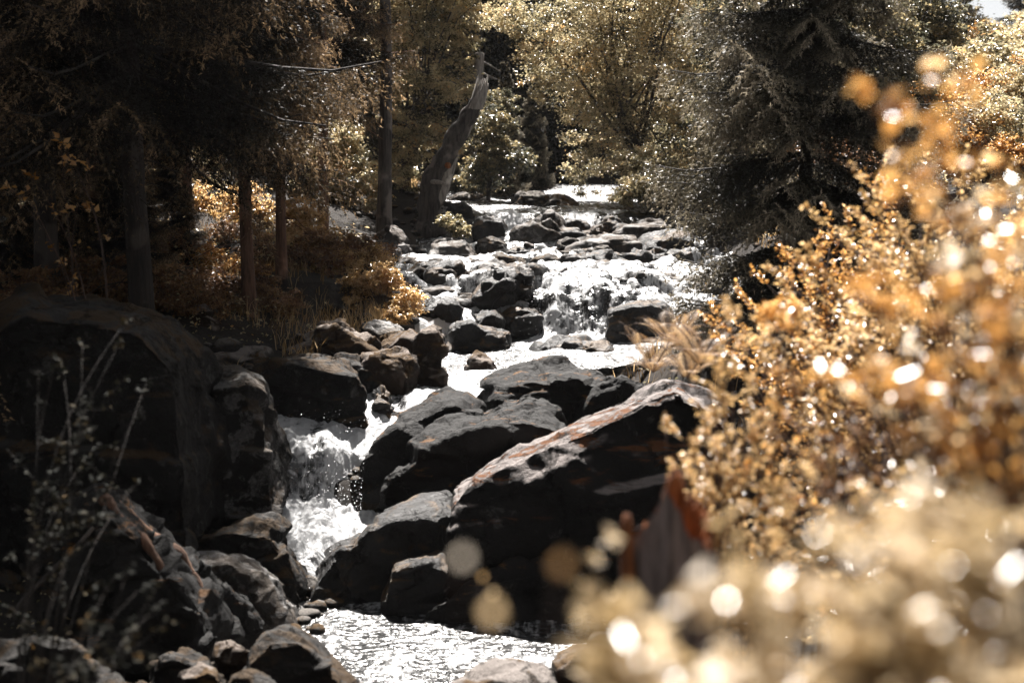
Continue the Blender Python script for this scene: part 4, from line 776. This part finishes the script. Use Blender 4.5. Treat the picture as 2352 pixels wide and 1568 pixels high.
def stump():
    Y = 3.8; base = P(1530, 1400, Y); gz = ground_at(base[0], Y); root = empty('broken_stump', (base[0], Y, gz)); tag(root, 'jagged broken tree stump with orange splintered wood in the foreground', 'stump')
    org = np.array([base[0], Y, gz]); r0 = 112*Y/FPX
    # outer shell: bark cylinder whose rim follows the jagged outline
    S = 180; th = np.linspace(0, 2*math.pi, S, endpoint=False); x = np.cos(th)
    prof = np.interp(x, [-1, -.85, -.55, -.35, -.15, .05, .3, .55, .8, 1], [1290, 1255, 1200, 1165, 1122, 1160, 1215, 1240, 1262, 1280])
    back = np.sin(th) > 0
    prof = np.where(back, np.interp(x, [-1, -.7, -.3, 0, .2, .35, .5, .8, 1], [1340, 1310, 1250, 1195, 1150, 1128, 1175, 1190, 1240]), prof)
    prof = prof+14*vn(np.stack([th*6, th*0, th*0], -1))+8*vn(np.stack([th*20, th*0, th*0+5], -1))
    ztop = np.array([P(1530, q-22, Y)[2] for q in prof])-gz; R = 18; rows = np.linspace(0, 1, R)
    rr = r0*(1+.25*(1-rows[:, None])**3+.05*vn(np.stack([th*3, th*0, th*0], -1))[None]+.03*vn(np.stack([th*11, th*0, th*0+2], -1))[None]+.035*fbm(np.stack([np.repeat(th[None]*14, R, 0), np.repeat(rows[:, None]*3, S, 1), np.zeros((R, S))], -1).reshape(-1, 3), 3).reshape(R, S))
    v = np.stack([rr*np.cos(th), rr*np.sin(th), ztop[None]*rows[:, None]-.1*(1-rows[:, None])], -1)
    v2 = np.stack([rr*.80*np.cos(th), rr*.80*np.sin(th), (ztop*.985-.015)[None]*rows[:, None]-.1], -1)[::-1]
    i = np.arange(R-1)[:, None]*S; j = np.arange(S)[None]; k = (j+1) % S; f = np.stack([i+j, i+k, i+S+k, i+S+j], -1).reshape(-1, 4)
    mb = MB(); mb.add(v, None, f); mb.build('bark', M['stump_bark'], root, smooth=True)
    wd = MB(); ring = np.concatenate([v[-1:]*np.array([.995, .995, 1]), v2]); i = np.arange(R)[:, None]*S
    wd.add(ring, None, np.stack([i+j, i+k, i+S+k, i+S+j], -1).reshape(-1, 4)); wd.build('heartwood', M['wood_orange'], root)
    sp = MB()
    for q in range(26):
        a = rng.uniform(-.5, 2.6); h = rng.uniform(.03, .11); c = np.array([math.cos(a), math.sin(a), 0])*r0*.86; zt = np.interp(a % 6.283, th, ztop)
        sp.tube([c+np.array([0, 0, zt-.12]), c+np.array([0, 0, zt-.02]), c*1.02+np.array([0, 0, zt+h*.4])], [.016, .014, .003], 5)
    sp.build('splinters', M['wood_orange'], root)
stump()
def orange_side():
    Y = 3.7; root = empty('bark_shard', P(1440, 1240, Y)); tag(root, 'small orange wood shard at the left side of the stump', 'wood shard'); o = P(1440, 1240, Y)
    mb = MB(); mb.tube([P(1442, 1330, Y)-o, P(1440, 1270, Y)-o, P(1438, 1205, Y)-o, P(1440, 1180, Y)-o], [.02, .018, .016, .008], 8, wob=.3); mb.build('shard', M['wood_orange'], root)
orange_side()

def root_thing(label, pl, w, Y, mtl='bark_red', name='exposed_root', cat='root'):
    pts = np.array([P(x, y, Y-.25*i/len(pl)) for i, (x, y) in enumerate(pl)]); t = np.linspace(0, len(pl)-1, 8*len(pl)); i = np.minimum(t.astype(int), len(pl)-2); f = (t-i)[:, None]
    c = pts[i]*(1-f)+pts[i+1]*f; mb = MB(); o = pts[-1]; mb.tube(c, np.linspace(w[0], w[1], len(c))*(1+.2*np.sin(t*4)), 8, wob=.2); ob = mb.build(name, M[mtl], None, o, True); tag(ob, label, cat)
root_thing('thick gnarled root draped over the steep moss-streaked mound', [(235,1140),(270,1185),(330,1240),(365,1290),(385,1360),(400,1430),(412,1500)], (.045,.02), 9.9)
root_thing('second root running down to the right over the mound', [(250,1150),(330,1215),(410,1270),(450,1330),(480,1400)], (.05,.03), 10.1)
root_thing('pale curved stick leaning against the mound from the left', [(215,1210),(180,1250),(110,1320),(60,1370),(25,1420)], (.012,.02), 9.2, 'bark_grey', 'fallen_branch', 'branch')
root_thing('buttress root spreading from the orange trunk foot', [(585,760),(560,775),(540,795),(525,815)], (.05,.03), 17.2, 'bark_grey')

# ------------------------------------------------------------------ grass, ferns
def grass(label, px, py, Y, n, h, spread, mtl='grass_gold', seed=0, name='grass_tuft', lean=(0, 0), z=None, w=.006, seeds=True):
    r = np.random.default_rng(seed+100); p0 = P(px, py, Y); mb = MB()
    for k in range(n):
        a = r.uniform(0, 6.28); rad = abs(r.normal(0, spread*.5)); b = np.array([math.cos(a)*rad, math.sin(a)*rad*.7, -.03]); L = h*r.uniform(.5, 1.2); bend = r.uniform(.15, .8)
        d = np.array([math.cos(a)+lean[0], math.sin(a)+lean[1], 0]); q = np.linspace(0, 1, 5)[:, None]
        c = b+np.array([0, 0, L])*q*(1-.35*bend*q)+d*L*bend*.8*q**2; s = unit(np.cross(d+1e-3, [0, 0, 1.0]))*w*(1-q)**.6
        v = np.concatenate([c-s, c+s]); i = np.arange(4)
        mb.add(v, None, np.stack([i, i+5, i+6, i+1], -1), r.random())
        if seeds and r.random() < .25:
            e = c[-1]; m = 8; pp = e-np.array([0, 0, 1])*r.random((m, 1))*.05*L/.4+r.normal(size=(m, 3))*.006; leaves(mb, pp, r.normal(size=(m, 3))+np.array([0, 0, 1]), r.normal(size=(m, 3)), .016, .008, t=np.full(m, .9))
    o = mb.build(name, M[mtl], None, p0); tag(o, label, 'grass'); return o
grass('sunlit tuft of reddish seed grass on the left stream bank', 960, 745, 17.9, 260, .42, .5, seed=1, lean=(.5, 0))
broadleaf('shrub', 'wide sunlit brush on the bank between the slender spruce and the green stones', 'shrub', base_pt(800, 640, 20.6),
   [B(780,610,20.6,60,40),B(860,600,21.0,50,40),B(700,650,20.2,45,35),B(830,690,19.9,60,25)], 16000, .036, 'leaf_bright', rad=.015, clus=30, seed=41, limbs=50)
broadleaf('shrub', 'orange-tinted brush just behind the orange trunk', 'shrub', base_pt(540, 660, 20.0),
   [B(540,620,20,50,35),B(480,600,20.4,45,40),B(610,640,19.8,35,30),B(510,680,19.4,40,18)], 11000, .036, 'leaf_orange', rad=.015, clus=30, seed=42, limbs=40)
grass('golden grass between the two slim left trunks', 622, 765, 17.6, 200, .40, .28, seed=2)
grass('dry grass trailing down beside the huge dark boulder', 480, 775, 14.8, 140, .26, .25, seed=3)
grass('lower tuft of mossy grass beside the huge dark boulder', 510, 815, 14.6, 120, .18, .2, seed=4)
grass('tall grass right of the slender trunk', 700, 765, 18.2, 160, .42, .35, seed=5)
grass('hairy golden grass on the bank above the brown angular rock', 760, 640, 21.5, 320, .55, .7, seed=6)
grass('orange tuft between the slabs below the giant boulder top', 1345, 935, 14.0, 90, .16, .12, 'leaf_orange', seed=7, seeds=False)
grass('small orange tuft left on the layered slab', 1268, 915, 14.3, 80, .15, .13, 'leaf_orange', seed=8, seeds=False)
grass('grass fringe at the rim of the giant boulder', 1280, 975, 13.5, 110, .15, .25, 'leaf_orange', seed=9, seeds=False)
grass('mossy fringe hanging from the layered slab edge', 1120, 1030, 13.3, 150, .14, .28, 'grass_gold', seed=10, seeds=False)
grass('dry tuft on the stones left of the upper fall', 1120, 545, 24.3, 110, .25, .25, seed=11)
grass('tiny reddish grass crown on the far rim boulders', 1255, 480, 28.6, 120, .32, .35, 'leaf_orange', seed=12)
grass('yellow grass patch on the right of the far rim', 1390, 478, 29.0, 180, .22, .8, seed=13)
grass('golden grass at the dead tree foot', 1030, 545, 23.6, 140, .28, .4, seed=14)
grass('grass hanging over the stones below the green bush', 1010, 700, 19.3, 200, .30, .45, seed=15, lean=(.4, 0))
grass('sparse grass on the low mossy ledge', 1180, 880, 15.4, 90, .13, .4, seed=16, seeds=False)
grass('seed grass standing in the shade of the orange trunk', 820, 640, 21.0, 160, .5, .5, seed=17)

def fern(label, px, py, Y, nf, L, seed, mtl='fern', az0=0):
    r = np.random.default_rng(seed+300); p0 = P(px, py, Y); root = empty('fern', p0); tag(root, label, 'fern'); lb = MB(); sb = MB()
    for k in range(nf):
        a = az0+k*2.4+r.uniform(-.3, .3); l = L*r.uniform(.75, 1.1); q = np.linspace(0, 1, 42); el = r.uniform(.7, 1.7)
        c = np.stack([math.cos(a)*q*l*.8, math.sin(a)*q*l*.8, l*(el*q-.75*q**2)], -1); sb.tube(c[::3], .003, 4)
        tg = unit(np.gradient(c, axis=0)); sd = unit(np.cross(tg, [0, 0, 1.0])); nr = np.cross(sd, tg)
        wd = l*.26*np.sin(np.clip(q*1.1+.12, 0, 1)*math.pi)**.8
        for s in (-1, 1):
            leaves(lb, c[2:], sd[2:]*s+tg[2:]*.35, nr[2:], wd[2:]+.004, np.full(40, l*.010), .15, t=np.full(40, r.random()))
            # leaflets split again
            m = c[2:]+sd[2:]*s*wd[2:, None]*.5; leaves(lb, m, tg[2:]*.8+sd[2:]*s*.6, nr[2:], wd[2:]*.28, np.full(40, l*.006), .15, t=np.full(40, r.random()))
    lb.build('fronds', M[mtl], root); sb.build('stalks', M['twig'], root)
FY = 9.5
fern('tall sunlit fern reaching out over the stream from the right bank', 1545, 800, 9.6, 20, .38, 1)
fern('fern nestled below the tall sunlit one above the giant boulder', 1500, 855, 10.2, 15, .36, 2)
fern('silvery fern growing right next to the small-leaved shrub', 1610, 840, 8.8, 15, .38, 3)
fern('fern at the foot of the small-leaved shrub', 1580, 870, 9.2, 10, .30, 4)

# ------------------------------------------------------------------ near shrubs
def branch_shrub(label, base, twigs, size, mtl, per=30, sub=5, seed=0, rad=.008, aspect=.62, name='shrub', spread=.16, up=.7, bark='twig', group=None, cat='shrub', flat=.5):
    """twigs: list of (px, py, Y) tips; each tip gets a stem from the base and side twigs clothed in leaves"""
    r = np.random.default_rng(seed+500); base = np.array(base, float); root = empty(name, base); tag(root, label, cat, group); lb = MB(); sb = MB()
    for (px, py, Y) in twigs:
        tip = P(px, py, Y)-base; q = np.linspace(0, 1, 14)[:, None]; L = np.linalg.norm(tip)
        bow = np.array([r.uniform(-.1, .1), r.uniform(-.1, .1), .18])*L
        c = tip*q**np.array([1.4, 1.2, .85])+bow*np.sin(q*math.pi)*.6; sb.tube(c, np.linspace(rad, rad*.2, 14), 5)
        tg = unit(np.gradient(c, axis=0))
        for k in range(sub):
            f = r.uniform(.45, 1.0); i = int(f*12); d = unit(tg[i]*.9+r.normal(size=3)*np.array([.8, .8, flat])); l = spread*r.uniform(.5, 1.2) if k else spread*.5
            if k == 0: i = 13; d = tg[13]
            s = np.linspace(0, 1, 6)[:, None]; tc = c[i]+d*l*s+np.array([0, 0, -.12])*l*s**2; sb.tube(tc, np.linspace(rad*.3, rad*.1, 6), 4)
            n = max(4, int(per*r.uniform(.7, 1.3))); u = r.random(n); pp = c[i]+d*l*u[:, None]+np.array([0, 0, -.12])*l*(u**2)[:, None]+r.normal(size=(n, 3))*size*.25
            ax = unit(d*.6+r.normal(size=(n, 3))*np.array([1, 1, .5])); nr = unit(np.array([0, 0, up])+r.normal(size=(n, 3))*.5); ll = size*r.uniform(.6, 1.2, n)
            leaves(lb, pp, ax, nr, ll, ll*aspect, t=np.clip(r.random()*.5+r.uniform(0, .5, n), 0, 1))
    sb.build('stems', M[bark], root, smooth=True); lb.build('foliage', M[mtl], root); return root
def gb(x, y): return (x, y, ground_at(x, y)-.03)
def region(n, poly, Y0, Y1, seed):
    """random points inside a picture polygon"""
    r = np.random.default_rng(seed+900); poly = np.array(poly, float); lo, hi = poly.min(0), poly.max(0); out = []
    while len(out) < n:
        x, y = r.uniform(lo, hi); c = False; j = len(poly)-1
        for i in range(len(poly)):
            if (poly[i, 1] > y) != (poly[j, 1] > y) and x < (poly[j, 0]-poly[i, 0])*(y-poly[i, 1])/(poly[j, 1]-poly[i, 1])+poly[i, 0]: c = not c
            j = i
        if c: out.append((x, y, r.uniform(Y0, Y1)))
    return out
# pale shrub right in front of the lens
branch_shrub('very near pale gold shrub blurred across the lower right', gb(.35, 1.5), region(60, [(1400,1420),(1470,1415),(1620,1425),(1700,1365),(1800,1260),(1950,1240),(2100,1200),(2380,1200),(2420,1660),(1390,1660),(1390,1500)], 1.12, 1.5, 1),
   .036, 'leaf_cream', per=14, sub=4, seed=1, rad=.004, spread=.06, aspect=.7)
branch_shrub('thin twig with white-glinting leaves at the edge of the pale shrub', gb(.2, 2.2), [(1395,1250,2.1),(1370,1300,2.0),(1350,1370,2.0),(1345,1440,1.9),(1385,1400,1.9),(1660,1220,2.2),(1690,1270,2.1)],
   .022, 'leaf_cream', per=7, sub=3, seed=2, rad=.003, spread=.05)
def sprig():
    root = empty('leafy_sprig', gb(-.05, 1.15)); tag(root, 'thin sprig with a few single leaves hanging out of focus before the pool', 'sprig'); o = np.array(root.location); sb = MB()
    for (px, py, Y, sz, m) in [(1058,1296,1.10,.013,'leaf_cream'),(1285,1315,1.06,.015,'leaf_rust'),(1107,1330,2.2,.010,'leaf_orange'),(1130,1368,1.9,.010,'leaf_bright'),(1125,1425,1.08,.017,'leaf_bright')]:
        p = P(px, py, Y)-o; lb = MB(); leaves(lb, np.array([p]), np.array([[.3, 0, 1.]]), np.array([[.1, -1., .5]]), sz, sz*.9, t=np.array([.8])); lb.build('leaf', M[m], root)
        q = np.linspace(0, 1, 10)[:, None]; c = p*q**np.array([1.2, 1, .8]); sb.tube(c, np.linspace(.0012, .0004, 10), 4)
    sb.build('stems', M['twig'], root)
sprig()
# orange shrub, blurred, upper right
branch_shrub('tall orange shrub blurred at the right edge', gb(1.1, 2.5), [(1990,243,2.3),(2040,262,2.3),(2110,300,2.3),(2150,330,2.3),(2130,182,2.4),(2180,215,2.4),(2215,260,2.4),(2225,190,2.4),(2065,370,2.2),(2160,345,2.2),(2180,400,2.2)]
   +region(40, [(2080,420),(2200,330),(2400,400),(2400,1100),(2200,1050),(2050,900),(2000,700),(2080,560)], 2.1, 2.9, 2)
   +region(16, [(1880,890),(1960,860),(2200,900),(2200,980),(2020,960)], 2.2, 2.6, 3)+region(10, [(1950,640),(2150,700),(2150,760),(2000,740)], 2.2, 2.6, 4),
   .031, 'leaf_orange', per=7, sub=3, seed=4, rad=.004, spread=.09, aspect=.75, up=1.2)
branch_shrub('glinting pale-leaved shrub mixed into the orange one', gb(1.15, 2.9), region(44, [(2100,480),(2330,380),(2400,600),(2400,1150),(2250,1050),(1960,960),(1950,880),(2150,800)], 2.3, 3.0, 5),
   .026, 'leaf_cream', per=11, sub=4, seed=5, rad=.004, spread=.09, aspect=.7, up=1.4)
branch_shrub('golden layered shrub spreading behind the orange one', gb(2.1, 6.6), region(115, [(1730,740),(1800,640),(1850,560),(1900,470),(1990,400),(2100,380),(2350,420),(2350,900),(1900,900),(1760,850)], 6.2, 7.6, 6),
   .030, 'leaf_bright', per=30, sub=6, seed=6, rad=.010, spread=.26, flat=.18, up=1.1)
branch_shrub('rusty fine-leaved shrub filling the bank between the fern and the spruce', gb(2.1, 8.6), region(85, [(1640,740),(1760,640),(1830,550),(1960,430),(2060,400),(2080,640),(1900,800),(1700,840),(1620,800)], 8.0, 9.4, 16),
   .030, 'leaf_orange', per=26, sub=6, seed=16, rad=.008, spread=.28, flat=.18, up=1.1)
branch_shrub('small orange-leaved sapling cluster in mid slope', gb(1.1, 5.4), region(22, [(1740,730),(1800,700),(1850,720),(1840,770),(1750,770)], 4.6, 4.9, 7),
   .030, 'leaf_orange', per=9, sub=3, seed=7, rad=.004, spread=.06)
branch_shrub('small-leaved upright shrub before the giant boulder', gb(.85, 5.3), region(75, [(1640,760),(1680,700),(1760,800),(1860,900),(1880,1200),(1700,1260),(1600,1180),(1560,1050),(1640,960),(1620,860)], 4.8, 5.6, 8)
   +[(1530,990,5.0),(1560,1005,5.0),(1600,1020,5.0),(1545,1080,5.0),(1580,1090,5.0),(1665,715,5.2),(1680,740,5.2)],
   .018, 'leaf_bright', per=30, sub=6, seed=8, rad=.005, spread=.13, up=1.2)
branch_shrub('tangled rusty shrub with bare purple stems in mid slope', gb(1.2, 4.2), region(70, [(1800,900),(1950,820),(2200,900),(2350,1000),(2352,1180),(1900,1200),(1780,1150)], 3.6, 4.6, 9),
   .022, 'leaf_rust', per=12, sub=5, seed=9, rad=.006, spread=.14)
branch_shrub('low brown-leaved plants below the tangled shrub', gb(1.0, 3.6), region(60, [(1700,1200),(1850,1080),(2100,1060),(2352,1080),(2352,1250),(1750,1300)], 2.9, 3.9, 10),
   .022, 'leaf_bright', per=13, sub=4, seed=10, rad=.004, spread=.12, up=1.2)
# leafy shrubs on the left, their shade put into the dark leaf colour
branch_shrub('dark glinting shrub in the shade before the huge boulder', gb(-2.1, 5.8), region(17, [(150,700),(300,720),(350,900),(330,1150),(60,1250),(60,950)], 6.0, 7.0, 11),
   .035, 'leaf_dark', per=10, sub=4, seed=11, rad=.004, spread=.22, bark='bark_dark')
branch_shrub('dark sprig with pale glints over the lower left mound', gb(-1.6, 4.4), region(12, [(150,1260),(300,1250),(380,1450),(300,1560),(150,1500)], 4.6, 5.2, 12),
   .030, 'leaf_dark', per=9, sub=4, seed=12, rad=.003, spread=.13, bark='bark_dark')
branch_shrub('little orange maple sprig lit up in the dark left wood', gb(-4.0, 13.5), [(140,330,13),(150,345,13),(200,395,13.2),(175,385,13.1),(75,410,12.8),(30,440,12.6),(60,450,12.8)],
   .075, 'leaf_orange', per=6, sub=3, seed=13, rad=.008, spread=.18)

def grass_cover():
    mb = MB(); n = 17000; Y = 13+rng.random(n)*20; side = rng.random(n) < .7
    l = np.interp(Y, CH[:,0], CH[:,1]); r = np.interp(Y, CH[:,0], CH[:,2]); e = rng.random(n)**2*np.where(side, 6, 5)
    X = np.where(side, l-.6-e, r+.6+e); m = fbm(np.stack([X*.9, Y*.9, X*0+4], -1), 2) > 0; X, Y = X[m], Y[m]; n = len(X); Z = ground_z(X, Y)
    a = rng.uniform(0, 6.28, n); h = rng.uniform(.06, .34, n); b = np.stack([X, Y, Z-.02], -1); d = np.stack([np.cos(a), np.sin(a), 0*a], -1); s = np.stack([-np.sin(a), np.cos(a), 0*a], -1)*.005
    m1 = b+d*(h*.15)[:, None]; m1[:, 2] += h*.6; tp = b+d*(h*.55)[:, None]; tp[:, 2] += h*.95
    v = np.stack([b-s, b+s, m1+s, m1-s, tp], 1).reshape(-1, 3); q = (np.arange(n)*5)[:, None]
    mb.add(v, q+np.array([[3, 2, 4]]), q+np.array([[0, 1, 2, 3]]), np.repeat(rng.random(n), 5))
    o = mb.build('grass', M['grass_gold']); tag(o, 'thin dry grass blades all over the stream banks', kind='stuff')
grass_cover()

def undergrowth():
    mb = MB(); n = 150000; Y = 9+rng.random(n)**.9*40; side = rng.random(n) < .5
    l = np.interp(Y, CH[:,0], CH[:,1]); r = np.interp(Y, CH[:,0], CH[:,2]); e = rng.random(n)**.8*np.where(side, 14, 24)
    X = np.where(side, l-.7-e, r+.7+e); m = fbm(np.stack([X*.6, Y*.6, X*0], -1), 2) > -.25; X, Y = X[m], Y[m]; n = len(X)
    Z = ground_z(X, Y)+abs(rng.normal(0, .16, n))*(.5+.5*(vn(np.stack([X, Y, X*0], -1))+1))
    nr = unit(np.array([0, 0, 1.])+rng.normal(size=(n, 3))*.5); L = .05*rng.uniform(.6, 1.5, n)*np.clip(Y/18, .8, 2.2)
    leaves(mb, np.stack([X, Y, Z], -1), rng.normal(size=(n, 3))*np.array([1, 1, .4]), nr, L, L*.6)
    o = mb.build('undergrowth', M['leaf_gold']); tag(o, 'low leafy plants and fallen leaves covering the banks', kind='stuff')
undergrowth()

def spray():
    r = np.random.default_rng(5); n = 1800; k = r.random(n)
    X = np.where(k < .6, np.clip(r.normal(-1.9, .28, n), -2.5, -1.5), r.uniform(.1, 1.9, n)); Y = np.where(k < .6, r.normal(13.6, .45, n), 19.75+r.normal(0, .25, n))
    z = zw(X, Y)+.03+abs(r.normal(0, 1, n))*np.where(k < .6, .16, .14); rad = .0013+.0032*r.random(n)**3
    t = np.array([[1, 1, 1], [1, -1, -1], [-1, 1, -1], [-1, -1, 1.]]); v = (np.stack([X, Y, z], -1)[:, None]+t[None]*rad[:, None, None]*np.array([1, 1, 1.6])).reshape(-1, 3); q = (np.arange(n)*4)[:, None]
    m, nn = mat('water drops'); p = N(nn, 'ShaderNodeBsdfPrincipled', Roughness=.2); p.inputs['Base Color'].default_value = (.8, .8, .82, 1); o_ = N(nn, 'ShaderNodeOutputMaterial'); nn.links.new(p.outputs[0], o_.inputs[0])
    mb = MB(); mb.add(v, np.concatenate([q+np.array([f]) for f in ([0, 1, 2], [0, 2, 3], [0, 3, 1], [1, 3, 2])])); o = mb.build('spray', m); tag(o, 'fine water drops thrown up by the two falls', kind='stuff')
spray()

def haze():
    m, n = mat('haze'); v = N(n, 'ShaderNodeVolumePrincipled'); v.inputs['Density'].default_value = .00014; v.inputs['Color'].default_value = (.9, .9, .92, 1); v.inputs['Anisotropy'].default_value = .3
    o = N(n, 'ShaderNodeOutputMaterial'); n.links.new(v.outputs[0], o.inputs['Volume'])
    x0, x1, y0, y1, z0, z1 = -405, 405, -8, 505, -2.5, 40.0
    mb = MB(); mb.add([(x, y, z) for z in (z0, z1) for y in (y0, y1) for x in (x0, x1)], None, [(0,2,3,1),(4,5,7,6),(0,1,5,4),(2,6,7,3),(0,4,6,2),(1,3,7,5)])
    o = mb.build('haze', m); tag(o, 'thin haze hanging in the valley', kind='stuff')
haze()
